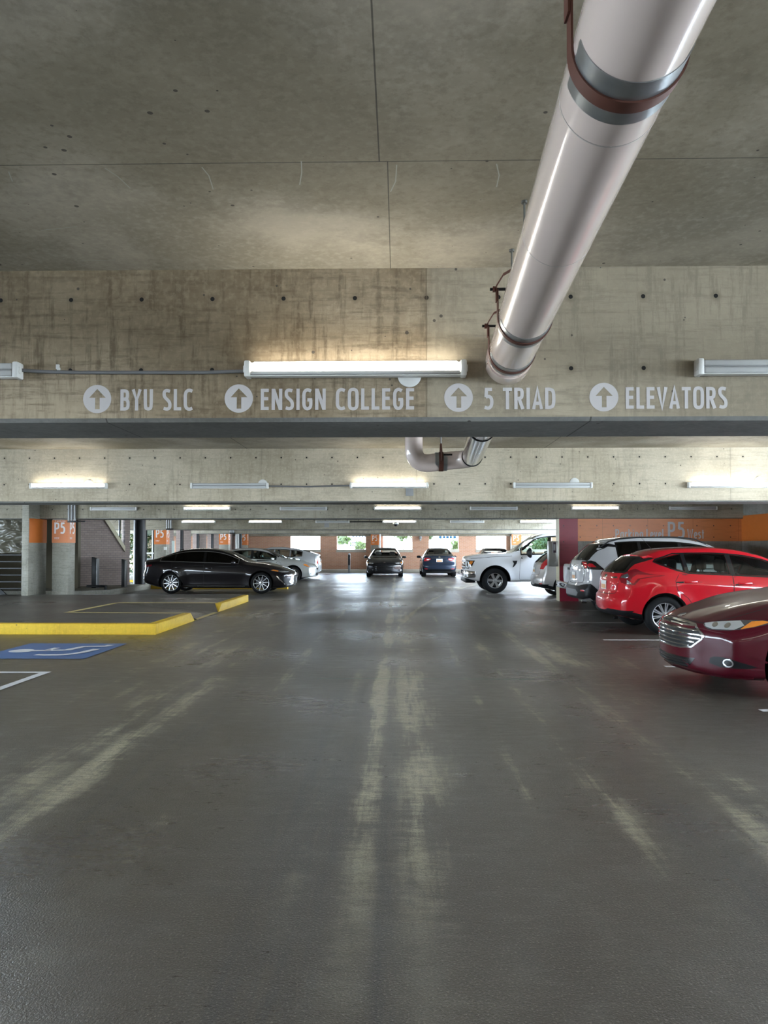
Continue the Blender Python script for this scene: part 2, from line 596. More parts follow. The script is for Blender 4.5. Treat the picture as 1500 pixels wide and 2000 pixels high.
M_greym = mat('grey_steel', (.30, .30, .30), .45, .3)
M_yellow = concrete('yellow_curb_paint', (.78, .52, .05), (.70, .44, .045), None, None, .05, 23., .15, .35, rough=.55)
M_yline = mat('yellow_line_paint', (.70, .55, .22), .55, var=.15, vs=9)
M_wline = mat('white_line_paint', (.80, .79, .80), .5, var=.08, vs=9)
M_blue = mat('blue_sign_paint', (.07, .165, .40), .4, var=.1, vs=5)
M_rust = mat('rust_primer', (.105, .032, .019), .55, .1, var=.12, vs=20)
M_cream = mat('cream_paint', (.55, .49, .34), .5)

def floor_mat():
    g = G('driven_floor_coating')
    P = g.pos()
    X, Y, Z = g.sep(P)
    n1 = g.noise(g.mapv(P, (1, .35, 1)), .9, 6, .6)
    n2 = g.noise(P, 5.5, 6, .65)
    grain = g.noise(P, 120, 3, .75)
    grain2 = g.noise(P, 60, 3, .7)
    base = g.mix(g.rng(n1, .3, .7), (.054, .044, .034), (.096, .082, .066))
    base = g.mix(g.mul(g.rng(n2, .5, .72), .35), base, (.135, .125, .11))
    blot = g.noise(P, .7, 4, .6, 1.)
    base = g.mix(g.mul(g.rng(blot, .54, .66), .45), base, (.070, .055, .038))
    # worn wheel tracks, streaked across the drive by the broomed finish
    ns = g.noise(g.mapv(P, (3.4, 16, 1)), 1.0, 9, .82)
    nl = g.noise(g.mapv(P, (15.0, .9, 1)), 1.0, 7, .72)
    patch = g.noise(g.mapv(P, (.9, .42, 1), (3.3, 1.2, 0)), 1.0, 5, .65)
    mask = None
    curve = g.add(-.20, g.mul(.0071, g.m_('POWER', g.mx(g.sub(Y, 8.), 0.), 2.0)))
    for xc, sg, st in ((-2.02, .13, .95), (-2.3, .26, .75), (-.17, .07, 1.4), (.08, .18, .95), (-.45, .05, .8), (1.20, .09, .9), (1.86, .12, 1.0), (2.1, .28, .8), (curve, .06, 1.3), (-3.1, .12, .8), (-1.25, .07, .8), (-2.75, .05, .8), (.75, .04, .7), (2.9, .10, .6)):
        d = g.sub(X, xc)
        e = g.m_('EXPONENT', g.mul(g.mul(d, d), -1 / (2 * sg * sg)))
        e = g.mul(e, st)
        mask = e if mask is None else g.mx(mask, e)
    br = g.add(g.mul(ns, .48), g.mul(nl, .52))
    w = g.rng(g.add(g.mul(mask, .20), g.add(br, g.mul(g.sub(patch, .5), .95))), .665, .80)
    w = g.mul(w, g.rng(Y, 2.6, 4.2, .05, 1.))
    w = g.mul(w, g.mn(1.0, g.add(mask, .12)))
    w = g.mul(w, g.rng(grain2, .30, .55, .5, 1.))
    w = g.mul(w, g.rng(g.noise(g.mapv(P, (9, 34, 1)), 1.0, 4, .7), .36, .54, .35, 1.))
    base = g.mix(g.mul(w, .95), base, (.52, .46, .31))
    base = g.mix(g.mul(g.rng(ns, .50, .60), g.mul(g.rng(Y, 5., 9., .15, .55), g.rng(n2, .4, .6))), base, (.20, .185, .15))
    # soft pale wear
    base = g.mix(g.mul(g.mul(mask, .26), g.mul(g.rng(n2, .38, .62), g.rng(patch, .35, .6))), base, (.24, .22, .165))
    # dark tyre marks
    for xc, sg in ((-.06, .03), (1.98, .05), (-2.15, .05), (-.33, .03), (g.add(curve, .16), .05), (-.42, .05), (1.5, .12), (-1.65, .12), (-.55, .10)):
        d = g.sub(X, xc)
        e = g.m_('EXPONENT', g.mul(g.mul(d, d), -1 / (2 * sg * sg)))
        base = g.mix(g.mul(g.mul(e, .55), g.rng(nl, .4, .6)), base, (.04, .04, .042))
    base = g.mix(g.mul(g.rng(grain, .57, .66), .75), base, (.31, .285, .24))
    base = g.mix(g.mul(g.rng(grain, .45, .35), .75), base, (.03, .028, .027))
    rough = g.add(g.rng(g.noise(P, .45, 1.5, .4), .2, .8, .22, .42), g.mul(g.sub(ns, .5), -.25))
    rough = g.add(rough, g.mul(w, .05))
    g.out(base, rough)
    g.b.inputs['Specular IOR Level'].default_value = .6
    g.bump(g.add(grain, g.mul(grain2, .8)), .6, .006)
    return g.m
M_floor = floor_mat()

def S(o, kind='structure'):
    o['kind'] = kind
    return o

# ------------------------------------------------------------------ shell
Y_END = 44.0
X_L, X_R = -16.0, 9.3
S(BX('floor', X_L, 12, -16, Y_END + .6, -.35, 0, M_floor))
bm = bmesh.new()
box(bm, X_L, 12, -16, 20.6, 3.09, 3.4)
box(bm, X_L, 6.4, 20.75, 36.5, 3.09, 3.4)  # slab stops short on the right: unseen gap added to let sky light in
box(bm, X_L, 10.5, 36.5, Y_END + .6, 3.09, 3.4)
S(build('ceiling', bm, M_ceil))
BT = 3.09
def beam(i, Yf, zb, m):
    bm = bmesh.new()
    prof = [(Yf, BT), (Yf, zb + .022), (Yf + .022, zb), (Yf + .65 - .02, zb), (Yf + .65, zb + .02), (Yf + .65, BT)]
    prism(bm, prof, lambda u, v, d: (d, u, v), X_L, 12 if i < 4 or i > 5 else 8.3)
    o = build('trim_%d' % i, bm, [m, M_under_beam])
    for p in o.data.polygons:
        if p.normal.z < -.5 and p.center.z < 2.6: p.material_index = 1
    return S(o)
YB = [4.3, 12.15, 20.1, 28.0, 35.9]
ZB = [2.19, 2.20, 2.24, 2.13, 2.13]
for i, (y, z) in enumerate(zip(YB, ZB)):
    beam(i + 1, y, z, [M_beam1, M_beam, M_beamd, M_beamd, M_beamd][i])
for i, y in enumerate((-3.6, -11.5)):
    beam(i + 6, y, 2.19, M_beam)

# far wall with six windows
wins = [(-6.43, -4.66), (-3.66, -1.95), (-.91, .82), (1.83, 3.57), (4.63, 6.40), (7.37, 9.1)]
bm = bmesh.new()
def wallbox(x0, x1, z0, z1): box(bm, x0, x1, Y_END, Y_END + .35, z0, z1)
edges = [X_L] + [e for w in wins for e in w] + [12]
wallbox(X_L, 12, 0, 1.18)
wallbox(X_L, 12, 2.55, 3.09)
for i in range(0, len(edges), 2):
    wallbox(edges[i], edges[i + 1], 1.18, 2.55)
S(build('wall_far', bm, M_brick))
S(BX('trim_8', X_L, 12, Y_END - .35, Y_END, 2.14, 3.09, M_beamd))
for i, (a, b) in enumerate(wins):
    o = S(BX('window_%d' % (i + 1), a - .04, b + .04, Y_END - .05, Y_END + .37, 1.18, 1.36, M_slabedge, bev=.01))
    portal(((a + b) / 2, Y_END + .36, 1.95), (0, -1, 0), b - a, 1.2)
S(BX('trim_9', X_L, 12, Y_END - .75, Y_END, 0, .19, M_slabedge, bev=.02))

# left side wall: brick piers and windows, seen far back
lw = [(31.9, 33.4), (34.6, 36.1), (37.4, 38.9), (40.1, 41.6)]
bm = bmesh.new()
XL2 = -9.75
def lb(y0, y1, z0, z1): box(bm, XL2 - .35, XL2, y0, y1, z0, z1)
lb(30.6, Y_END, 0, 1.15)
lb(30.6, Y_END, 2.5, 3.09)
e = [30.6] + [v for w in lw for v in w] + [Y_END]
for i in range(0, len(e), 2): lb(e[i], e[i + 1], 1.15, 2.5)
S(build('wall_left', bm, M_brickp))
for i, (a, b) in enumerate(lw):
    o = S(BX('window_%d' % (i + 7), XL2 - .3, XL2 + .04, a - .02, b + .02, 1.10, 1.18, M_slabedge))
    S(BX('window_mullion', XL2 - .12, XL2 - .02, b - .12, b, 1.18, 2.5, M_black, o))
    portal((XL2 - .36, (a + b) / 2, 1.85), (1, 0, 0), b - a, 1.3)

# right side: wall beside the bays (orange band), then open parapet towards the camera
bm = bmesh.new()
box(bm, X_R, X_R + .3, 14.0, 20.2, 0, 3.09)
S(build('wall_right', bm, M_concl))
S(BX('wall_right_band', X_R - .006, X_R, 14.0, 20.2, pz(1057, 20.2), pz(1008, 20.2), M_orange_f))
S(BX('wall_right_parapet', X_R + .5, X_R + .8, -16, 14.0, 0, 1.05, M_concl))
portal((X_R + .9, -1, 2.1), (-1, 0, 0), 29, 2.0)
# right side beyond the cross wall
S(BX('wall_right_far', 11.7, 12, 20.7, Y_END, 0, .85, M_brick))
portal((12.1, 32.5, 2.1), (-1, 0, 0), 23.4, 2.5)
portal((9.2, 28.6, 3.45), (0, 0, -1), 5.8, 15.9)
# left parapet near the camera
S(BX('wall_left_parapet', X_L, X_L + .3, -16, 17.5, 0, 1.05, M_concl))
portal((X_L - .1, 0, 2.1), (1, 0, 0), 34, 2.0)
S(BX('wall_rear', X_L, 12, -16.3, -16, 0, 3.09, M_concl))  # unseen end wall, closed up to the ceiling to dim the light from behind

# cross wall on the right: maroon end, orange band, bare concrete below
YC = 20.2
xm0, xm1, xo1 = px2(1091, YC), px2(1127, YC), px2(1440, YC)
S(BX('wall_cross', xm0, 12, YC + .012, YC + .40, 0, 3.09, M_concl))
S(BX('wall_cross_end', xm0 - .006, xm0, YC + .0, YC + .40, 0, 3.09, M_cream))
S(BX('wall_cross_maroon', xm0, xm1, YC, YC + .012, 0, 3.0, M_maroon))
S(BX('wall_cross_orange', xm1, X_R, YC, YC + .012, pz(1057, YC), 3.0, M_orange))
# lettering on the orange wall
sg = empty('wall_sign', (px2(1290, YC), YC, 1.7), 0, 'white lettering reading Parking Level P5 West on the orange wall', 'sign')
zb = 1.70
def wtxt(t, xa, xb, h, th=.13, z=zb, Y=YC, nm='letter'):
    me = text_mesh(nm, t, px2(xa, Y) - sg.location.x, z - sg.location.z, h, px2(xb, Y) - px2(xa, Y), -.004, M_wpaint, sg, t=th, single=False)
wtxt('Parking', 1199, 1253, .26)
wtxt('Level', 1259, 1292, .26)
wtxt('P5', 1300, 1333, .46, .14)
wtxt('West', 1338, 1370, .26)

# junction / ticket box on the wall end
b = empty('wall_box', (px2(1080, 19.9), 19.95, 0), 0, 'brushed steel box with dark display on the end of the maroon wall', 'box')
bm = bmesh.new(); box(bm, -.14, .11, -.10, .12, .95, 1.63, .012); build('housing', bm, mat('brushed_steel', (.38, .37, .34), .35, .8, var=.1), b, 40)
bm = bmesh.new(); box(bm, -.035, .055, -.108, -.10, 1.32, 1.60, .003); build('display', bm, mat('display_dark', (.05, .03, .04), .15, coat=.5), b)
bm = bmesh.new(); box(bm, -.012, .032, -.112, -.108, 1.38, 1.55, .002); build('display_label', bm, M_greym, b)

# ------------------------------------------------------------------ left row of columns
def col_sign(parent, face, x0, x1, y0, y1, z, k=1.0, band=(1.60, 2.21)):
    pass
def column(i, X1, Yf, w=.45, d=.47, band=True, lab='', hide_left=False, zb0=1.60, zb1=2.21, pipes=False, base=.0):
    x0 = X1 - w
    Yf += .035; d -= .035
    S(BX('wall_column_%d' % i, x0, X1, Yf, Yf + d, base, 3.09, M_conc, bev=.015))
    o = empty('column_sign', (X1, Yf, zb0), 0, lab, 'sign')
    bm = bmesh.new()
    e = .004
    # painted band wrapping two faces
    for q in (((x0 - e, Yf - e), (X1 + e, Yf - e)), ((X1 + e, Yf - e), (X1 + e, Yf + d + e))):
        (ax, ay), (bx, by) = q
        vs = [bm.verts.new((ax - X1, ay - Yf, 0)), bm.verts.new((bx - X1, by - Yf, 0)), bm.verts.new((bx - X1, by - Yf, zb1 - zb0)), bm.verts.new((ax - X1, ay - Yf, zb1 - zb0))]
        bm.faces.new(vs)
    bmesh.ops.remove_doubles(bm, verts=bm.verts[:], dist=1e-4)
    build('painted_band', bm, M_orange_f, o)
    H = zb1 - zb0
    for txt, z, h, u0, u1, th, gp in (('P5', .245 * H / .61, .30 * H / .61, .06, .36, .15, .06), ('WEST', .10 * H / .61, .05, .06, .20, .2, .09), ('PARKING', .565 * H / .61, .03, .08, .37, .2, .09)):
        u0_, u1_ = u0 * w / .45, u1 * w / .45
        text_mesh('lettering', txt, -w + u0_, z, h, u1_ - u0_, -.008, M_wsign, o, t=th, gap=gp, single=len(txt) < 3)
        v0, v1 = (u0 + .02) * d / .47, (u1 + .03) * d / .47
        text_mesh('lettering', txt, 0, 0, h, v1 - v0, 0, M_wsign, o, t=th, gap=gp, single=len(txt) < 3, fn=lambda u, v, e, v0=v0, z=z: (.009 + e, v0 + u, z + v))
    return o
column(1, px2(127, 20.1), 20.1, zb0=pz(1060, 20.1), zb1=pz(1015, 20.1), lab='orange band reading P5 WEST on the nearest left column')
column(2, px2(321, 28.0), 28.0, zb0=pz(1063, 28), zb1=pz(1030, 28), lab='orange P5 band on the column right of the glass door')
column(3, px2(444, 36.0), 36.0, zb0=pz(1063.5, 36), zb1=pz(1040, 36), lab='orange P5 band on the column above the roof of the charcoal sedan')
column(4, px2(481, 43.0), 43.0, zb0=pz(1064.5, 43), zb1=pz(1042, 43), lab='orange P5 band on the column in the far left corner')
for i, (xa, xb, lab) in enumerate(((724.5, 740, 'orange P5 band on the far wall pilaster above the black sedan'), (999, 1017, 'orange P5 band on the far wall pilaster behind the large white pickup'))):
    column(5 + i, px2(xb, 43.3), 43.3, w=px2(xb, 43.3) - px2(xa, 43.3), d=.7, zb0=pz(1064.5, 43.3), zb1=pz(1044, 43.3), lab=lab)
# white downpipe beside the pilaster
bm = bmesh.new(); tube(bm, [(0, 0, 0), (0, 0, 3.0)], .045, 12)
tag(build('downpipe', bm, M_whitem, None, 40, loc=(px2(742, 43.2), 43.2, .05)), 'white vertical pipe beside the P5 pilaster on the far wall', 'pipe')
bm = bmesh.new(); tube(bm, [(0, 0, 0), (0, 0, 3.0)], .11, 14)
tag(build('downpipe', bm, M_whitem, None, 40, loc=(px2(462, 42.0), 42.0, .03)), 'thick white pipe left of the P5 column in the far left corner', 'pipe')
bm = bmesh.new(); tube(bm, [(0, 0, 0), (0, 0, 3.0)], .08, 14)
tag(build('downpipe', bm, M_black, None, 40, loc=(px2(468.5, 41.8), 41.8, .03)), 'black pipe against the P5 column in the far left corner', 'pipe')

# conduits on the columns
def conduits(X, Y, zb, ztop, n, lab, r=.022, arm=0):
    o = empty('conduit_bundle', (X, Y, zb), 0, lab, 'conduit')
    for k in range(n):
        bm = bmesh.new(); tube(bm, [(k * r * 2.7, 0, 0), (k * r * 2.7, 0, ztop - zb)], r, 10)
        build('conduit', bm, M_greym, o, 40)
    bm = bmesh.new(); box(bm, -.03, n * r * 2.7, -.03, .03, -.03, .02, .006); build('conduit_clamp', bm, M_black, o, 40)
    if arm:
        bm = bmesh.new(); tube(bm, [(0, 0, 0), (arm, 0, 0)], .018, 10); build('arm', bm, M_black, o, 40)
conduits(px2(129, 20.05), 20.04, pz(1018, 20.05), 3.09, 3, 'three vertical conduits on the right edge of the nearest left column', .03, .45)
conduits(px2(323, 27.9), 27.92, pz(1033, 27.9), 3.09, 3, 'vertical conduits beside the P5 column right of the glass door', .028, .25)
conduits(px2(448, 35.8), 35.85, pz(1041, 35.8), 3.09, 3, 'vertical conduits beside the P5 column over the charcoal sedan', .028, .12)

# ------------------------------------------------------------------ raised island with yellow kerb and ramp
KZ = .18
xk = -4.05
y0k, y1k, y2k, y3k = 12.3, 14.4, 16.9, 19.95
isl = bmesh.new()
def q(bm, pts): bm.faces.new([bm.verts.new(p) for p in pts])
box(isl, X_L + .3, -6.4, y0k + .15, y3k, -.02, KZ)
box(isl, -6.4, xk - .15, y0k + .15, y1k, -.02, KZ)
box(isl, -6.4, xk - .15, y2k, y3k, -.02, KZ)
S(build('floor_island', isl, M_floor))
rp = bmesh.new()
a = [(-6.4, y1k, KZ), (xk, y1k + .45, .004), (xk, y2k - .35, .004), (-6.4, y2k, KZ), (-6.4, y1k, -.02), (xk, y1k + .45, -.02), (xk, y2k - .35, -.02), (-6.4, y2k, -.02)]
vs = [rp.verts.new(p) for p in a]
for f in ((0, 1, 2, 3), (7, 6, 5, 4), (0, 4, 5, 1), (1, 5, 6, 2), (2, 6, 7, 3), (3, 7, 4, 0)): rp.faces.new([vs[i] for i in f])
# side flares
v1 = [rp.verts.new(p) for p in ((-6.4, y1k, KZ), (xk - .15, y1k, KZ), (xk, y1k + .45, .004))]; rp.faces.new(v1)
v1 = [rp.verts.new(p) for p in ((-6.4, y2k, KZ), (xk, y2k - .35, .004), (xk - .15, y2k, KZ))]; rp.faces.new(v1)
S(build('floor_ramp', rp, M_floor))
# kerb stones
def kerb(name, x0, x1, y0, y1, lab, nose=None):
    bm = bmesh.new(); box(bm, x0, x1, y0, y1, -.01, KZ + .004, .018, 3)
    if nose:
        for v in bm.verts:
            if nose == 'far' and v.co.y > y1 - .1: v.co.y += (KZ - v.co.z) * 1.6; 
            if nose == 'near' and v.co.y < y0 + .1: v.co.y -= (KZ - v.co.z) * 1.6
    o = build(name, bm, M_yellow, None, 40)
    return tag(o, lab, 'curb')
kerb('curb', X_L + .3, xk, y0k, y0k + .15, 'long yellow painted curb along the front of the raised island')
kerb('curb', xk - .15, xk, y0k + .152, y1k, 'short yellow curb along the aisle between island corner and ramp', 'far')
kerb('curb', xk - .15, xk, y2k, y3k, 'yellow curb piece beyond the ramp, ending nearest the charcoal sedan', 'near')
# yellow lines round the ramp
def flat(name, pts, z, m, lab=None, cat=None, parent=None):
    bm = bmesh.new(); 
    vs = [bm.verts.new((x, y, z + (zz[0] if zz else 0))) for x, y, *zz in pts]
    bm.faces.new(vs)
    if vs[0].co.z > -1:
        bm.normal_update()
    for f in bm.faces:
        if f.normal.z < 0: f.normal_flip()
    me = bpy.data.meshes.new(name); bm.to_mesh(me); bm.free()
    o = link(name, me, parent, m)
    if lab: tag(o, lab, cat)
    return o
rl = empty('ramp_outline', (-6.4, y1k, KZ), 0, 'thin yellow painted outline around the curb ramp of the island', 'painted line')
def rline(pts):
    bm = bmesh.new(); vs = [bm.verts.new((x + 6.4, y - y1k, z - KZ)) for x, y, z in pts]; bm.faces.new(vs)
    bm.normal_update()
    me = bpy.data.meshes.new('line'); bm.to_mesh(me); bm.free(); link('line', me, rl, M_yline)
e_ = .004
rline([(-6.5, y1k - .05, KZ + e_), (xk - .15, y1k - .17, KZ + e_), (xk - .15, y1k + .0, KZ + e_), (-6.4, y1k + .09, KZ + e_)])
rline([(-6.5, y2k, KZ + e_), (xk - .15, y2k, KZ + e_), (xk - .15, y2k + .2, KZ + e_), (-6.5, y2k + .2, KZ + e_)])
rline([(-6.55, y1k - .05, KZ + e_), (-6.42, y1k - .05, KZ + e_), (-6.42, y2k + .10, KZ + e_), (-6.55, y2k + .10, KZ + e_)])
rline([(xk - .18, y1k + .42, .014), (xk + .02, y1k + .2, .006), (xk + .02, y2k - .1, .006), (xk - .18, y2k - .35, .014)])
tag(flat('edge_line', [(-9, y3k - .05), (xk - .15, y3k - .05), (xk - .15, y3k), (-9, y3k)], KZ + e_, M_wline), 'thin pale line along the far edge of the raised island', 'painted line')

# second island by the charcoal sedan, sidewalk by the brick wall
sw = bmesh.new()
prism(sw, [(-14, 21.6), (-9.3, 21.6), (-8.75, 22.3), (-8.75, 27.2), (-14, 27.2)], lambda u, v, d: (u, v, d), -.02, KZ)
S(build('floor_sidewalk', sw, M_conc))
kerb('curb', -8.75, -3.9, 26.0, 26.18, 'yellow curb glimpsed under the charcoal sedan')
kerb('curb', -12.0, -9.2, 28.9, 29.05, 'yellow curb behind the tail of the charcoal sedan, below the glass door')

# blue accessible bay symbol
BYs = empty('bay_marking', (-4.1, 9.6, 0), 0, 'blue square with white wheelchair symbol painted on the floor at left', 'floor marking')
bm = bmesh.new(); vs = [bm.verts.new(p) for p in ((0, 0, .004), (0, 1.54, .004), (-1.47, 1.54, .004), (-1.47, 0, .004))]; bm.faces.new(vs[::-1]); bm.normal_update()
build('blue_square', bm, M_blue, BYs)
def fstroke(pts, w, parent, m=M_wline, z=.008, closed=False):
    bm = bmesh.new()
    pl = strip(pts, w)
    n = len(pts)
    vs = [bm.verts.new((p[0], p[1], z)) for p in pl]
    for i in range(n - 1):
        bm.faces.new((vs[i], vs[i + 1], vs[2 * n - 2 - i], vs[2 * n - 1 - i]))
    build('symbol_stroke', bm, m, parent)
def head(c, r, parent):
    bm = bmesh.new(); vs = [bm.verts.new((c[0] + r * math.cos(a), c[1] + r * math.sin(a), .0085)) for a in np.linspace(0, 2 * PI, 24, endpoint=False)]; bm.faces.new(vs)
    build('symbol_head', bm, M_wline, parent)
head((-1.18, .70), .165, BYs)
fstroke([(-1.12, .72), (-.62, .78), (-.58, .80), (-.50, 1.16), (-.20, 1.20), (-.17, 1.34)], .12, BYs)
fstroke([(-.86, .76), (-.82, 1.02)], .10, BYs)
fstroke(chaikin([(-.80, .34), (-.62, .30), (-.42, .34), (-.28, .50), (-.24, .72), (-.20, .90)], 2, False), .11, BYs)
# white bay line corner (left foreground)
o = empty('bay_line', (-4.1, 8.5, 0), 0, 'white painted bay corner on the floor at the left edge of the photo', 'painted line')
flat('line', [(-5, .0), (.05, .0), (.05, .10), (-5, .10)], .004, M_wline, parent=o)
flat('line', [(-.05, -5), (.05, -5), (.05, .0), (-.05, .0)], .0045, M_wline, parent=o)
# bay lines on the right
for y, x0, lab in ((6.68, 3.22, 'white bay line nearest the camera, in front of the maroon sedan'), (9.12, 3.25, 'white bay line just beyond the nose of the maroon sedan'),
                   (11.72, 3.22, 'long white bay line beside the rear wheel of the bright red hatchback'), (14.4, 3.35, 'faint white bay line under the tail of the bright red hatchback'),
                   (17.2, 3.5, 'faint white bay line beyond the white SUV'), (21.15, 3.0, 'white line on the floor left of the maroon wall end')):
    tag(flat('bay_line', [(x0, y - .045), (x0 + 5.2 if y < 20 else 4.25, y - .045), (x0 + 5.2 if y < 20 else 4.25, y + .045), (x0, y + .045)], .004, M_wline), lab, 'painted line')
tag(flat('teal_line', [(-.9, 8.21), (1.5, 8.21), (1.5, 8.225), (-.9, 8.225)], .003, mat('pale_teal', (.12, .26, .22), .6)), 'thin pale teal line across the driving aisle', 'painted line')  # narrow teal strip across the aisle

# ------------------------------------------------------------------ left: stair enclosure, brick wall, door
S(BX('wall_stair_end', -10.03, -9.84, 19.5, 20.5, KZ - .02, 3.09, M_conc, bev=.015))
S(BX('wall_stair_band', -9.845, -9.836, 19.52, 20.5, pz(1060, 20), pz(1013, 20), M_orange_f))
S(BX('stair_gap_shade', -9.84, -9.3, 20.9, 20.96, 0, 3.09, M_dark))  # dark panel standing in for the shade in the stairwell gap
S(BX('wall_daylight_block', -13.9, -13.7, 17.6, 23.4, 0, 3.09, M_conc))  # unseen wall added to keep daylight off the stair
S(BX('wall_stair_back', -15.7, -10.13, 23.2, 23.4, 0, 3.09, mat('tan_stair_wall', (.10, .085, .055), .8)))
bm = bmesh.new()
# crumpled translucent plastic sheet
nx, nz = 130, 80
gp = []
for i in range(nx + 1):
    row = []
    for j in range(nz + 1):
        x = -13.6 + 3.47 * i / nx; z = 1.30 + 1.5 * j / nz
        nv = mnoise.noise_vector(Vector((x * 1.3, z * 2.6, 3.)))
        y = 20.35 + .16 * abs(mnoise.noise(Vector((x * 1.8 + nv.x, z * 4.5 + nv.y * 2, 0)))) + .07 * abs(mnoise.noise(Vector((x * 4 + nv.y, z * 9 + nv.x * 2, 5.))))
        row.append(bm.verts.new((x, y, z)))
    gp.append(row)
for i in range(nx):
    for j in range(nz): bm.faces.new((gp[i][j], gp[i + 1][j], gp[i + 1][j + 1], gp[i][j + 1]))
gpm = G('plastic_sheet'); gpm.out((.13, .12, .09), .25)
gpm.b.inputs['Alpha'].default_value = .85
tag(build('plastic_sheet', bm, gpm.m, None, 60), 'crumpled translucent plastic sheet hung above the stair railing', 'sheet')
rl = empty('stair_railing', (-11.5, 19.9, KZ), 0, 'black horizontal bar railing of the stair at the far left', 'railing')
for k in range(6):
    z = pz(1084 + k * 13.2, 19.9) - KZ
    bm = bmesh.new(); box(bm, -2.5, 1.38, -.02, .02, z - .018, z + .018, .004); build('rail', bm, M_black, rl)
for x in (-2.4, -.2):
    bm = bmesh.new(); box(bm, x - .02, x + .02, -.02, .02, 0, 1.2); build('post', bm, M_black, rl)
bm = bmesh.new(); 
vs = box(bm, -.75, .75, .3, .36, -.07, .07)
bmesh.ops.transform(bm, matrix=Matrix.Translation((.25, 0, .30)) @ Matrix.Rotation(.75, 4, 'Y'), verts=bm.verts[:])
build('stringer', bm, M_black, rl)

# mauve brick wall with triangular opening beside the stair flight
A = Vector((-11.4, 23.5, 0)); Bv = Vector((-9.28, 25.4, 0))
dr = (Bv - A).normalized(); nrm_ = Vector((dr.y, -dr.x, 0))
def atpx(x):       # distance along the wall where pixel column x meets it
    k = (x - 778) / F_PX
    # X = k*Y ; A + s*dr
    return (k * A.y - A.x) / (dr.x - k * dr.y)
def wp(s_, z, off=0.): 
    p = A + dr * s_ + nrm_ * off
    return (p.x, p.y, z)
s0, s1 = 0, (Bv - A).length
sa, sb = atpx(205), atpx(240)
Ya = (A + dr * sa).y; Yb = (A + dr * sb).y
zt, zl, zr_ = 2.16, pz(1017, Ya), pz(1068, Yb)
bm = bmesh.new()
T_ = .3
def wq(poly):
    prism(bm, poly, lambda u, v, d: wp(u, v, -d), 0, T_)
wq([(s0, 0), (s1, 0), (s1, zr_), (sb, zr_), (sa, zl), (s0, zl)])
wq([(s0, zl), (sa, zl), (sa, 3.09), (s0, 3.09)])
wq([(sb, zr_), (s1, zr_), (s1, 3.09), (sb, 3.09)])
wq([(sa, zl + .0), (sb, zl), (sb, 3.09), (sa, 3.09)]) if False else None
S(build('wall_brick_stair', bm, M_brickp))
bm = bmesh.new()
prism(bm, [(sa - .10, zl + .02), (sb + .0, zr_ - .17), (sb + .0, zr_ + .02), (sa + .05, zl + .04)], lambda u, v, d: wp(u, v, d), -.02, .05)
S(build('trim_10', bm, M_cream))
bm = bmesh.new(); prism(bm, [(sb - .14, zr_ + .1), (sb - .09, zr_ + .02), (sb - .09, 2.7), (sb - .14, 2.7)], lambda u, v, d: wp(u, v, -.15 - d), 0, .05)
S(build('trim_11', bm, M_black))
# two dark bollards, low rail, black round column
for x, y, w_, z0, z1, lab in ((182, 23.3, .17, KZ, pz(1088, 23.3), 'dark slim post before the brick wall, nearer the P5 column'), (239.5, 24.0, .13, KZ, pz(1092, 24.0), 'dark slim post before the brick wall, nearer the charcoal sedan')):
    o = empty('bollard', (px2(x, y), y, z0), 0, lab, 'bollard')
    bm = bmesh.new(); box(bm, -w_ / 2, w_ / 2, -.08, .08, 0, z1 - z0, .01)
    for v in bm.verts:
        if v.co.z > .5 and v.co.x > 0: v.co.z -= .06
    build('post', bm, M_black, o, 40)
    bm = bmesh.new(); box(bm, w_ / 2 - .02, w_ / 2 + .012, -.085, .085, 0, z1 - z0 - .05, .004); build('side_plate', bm, M_greym, o, 40)
o = empty('guard_rail', (px2(185, 22.4), 22.4, KZ), 0, 'low black guard rail on the sidewalk before the brick wall', 'rail')
bm = bmesh.new(); tube(bm, [(-.3, 0, .10), (.32, 0, .10)], .035, 10); build('bar', bm, M_black, o, 40)
bm = bmesh.new(); tube(bm, [(.32, -.1, -.15), (.32, -.1, .12)], .035, 10); build('post', bm, M_black, o, 40)
bm = bmesh.new(); tube(bm, [(0, 0, 0), (0, 0, 3.09 - KZ)], .205, 28)
S(build('wall_column_7', bm, M_black, None, 40, loc=(px2(269.5, 25.8), 25.8, KZ)))

# glass door in a black frame
dY = 29.3
d = S(BX('door_2', px2(283, dY) - .5, px2(284, dY), dY, dY + .06, 0, 3.0, M_black))
S(BX('door_jamb', px2(296, dY), px2(302.5, dY), dY, dY + .12, 0, 3.0, M_black, d))
S(BX('door_stile', px2(293.5, dY), px2(296, dY), dY, dY + .05, 0, 2.25, M_whitem, d))
S(BX('door_head', px2(284, dY), px2(297, dY), dY, dY + .06, 2.2, 3.0, M_black, d))
S(BX('door_rail', px2(284, dY), px2(295, dY), dY, dY + .05, 1.0, 1.04, M_greym, d))
S(BX('push_bar', px2(285, dY), px2(298, dY), dY - .08, dY - .03, pz(1082, dY), pz(1079, dY), M_whitem, d))
S(BX('door_lower', px2(284, dY), px2(294, dY), dY, dY + .03, 0.15, 1.0, mat('door_grey', (.28, .31, .33), .5), d))
S(BX('door_pane', px2(284, dY), px2(294, dY), dY + .02, dY + .028, 1.04, 2.2, M_gl, d))
bm = bmesh.new(); tube(bm, [(0, 0, 0), (0, 0, 3.05)], .055, 12)
tag(build('downpipe', bm, M_galv, None, 40, loc=(px2(305, 28.6), 28.6, .03)), 'galvanised pipe between the glass door and the P5 column', 'pipe')
tag(BX('meter_box', px2(311.5, 27.6), px2(316, 27.6), 27.95, 28.03, pz(1074, 27.6), pz(1068, 27.6), M_whitem), 'small white box on the column right of the glass door', 'box')
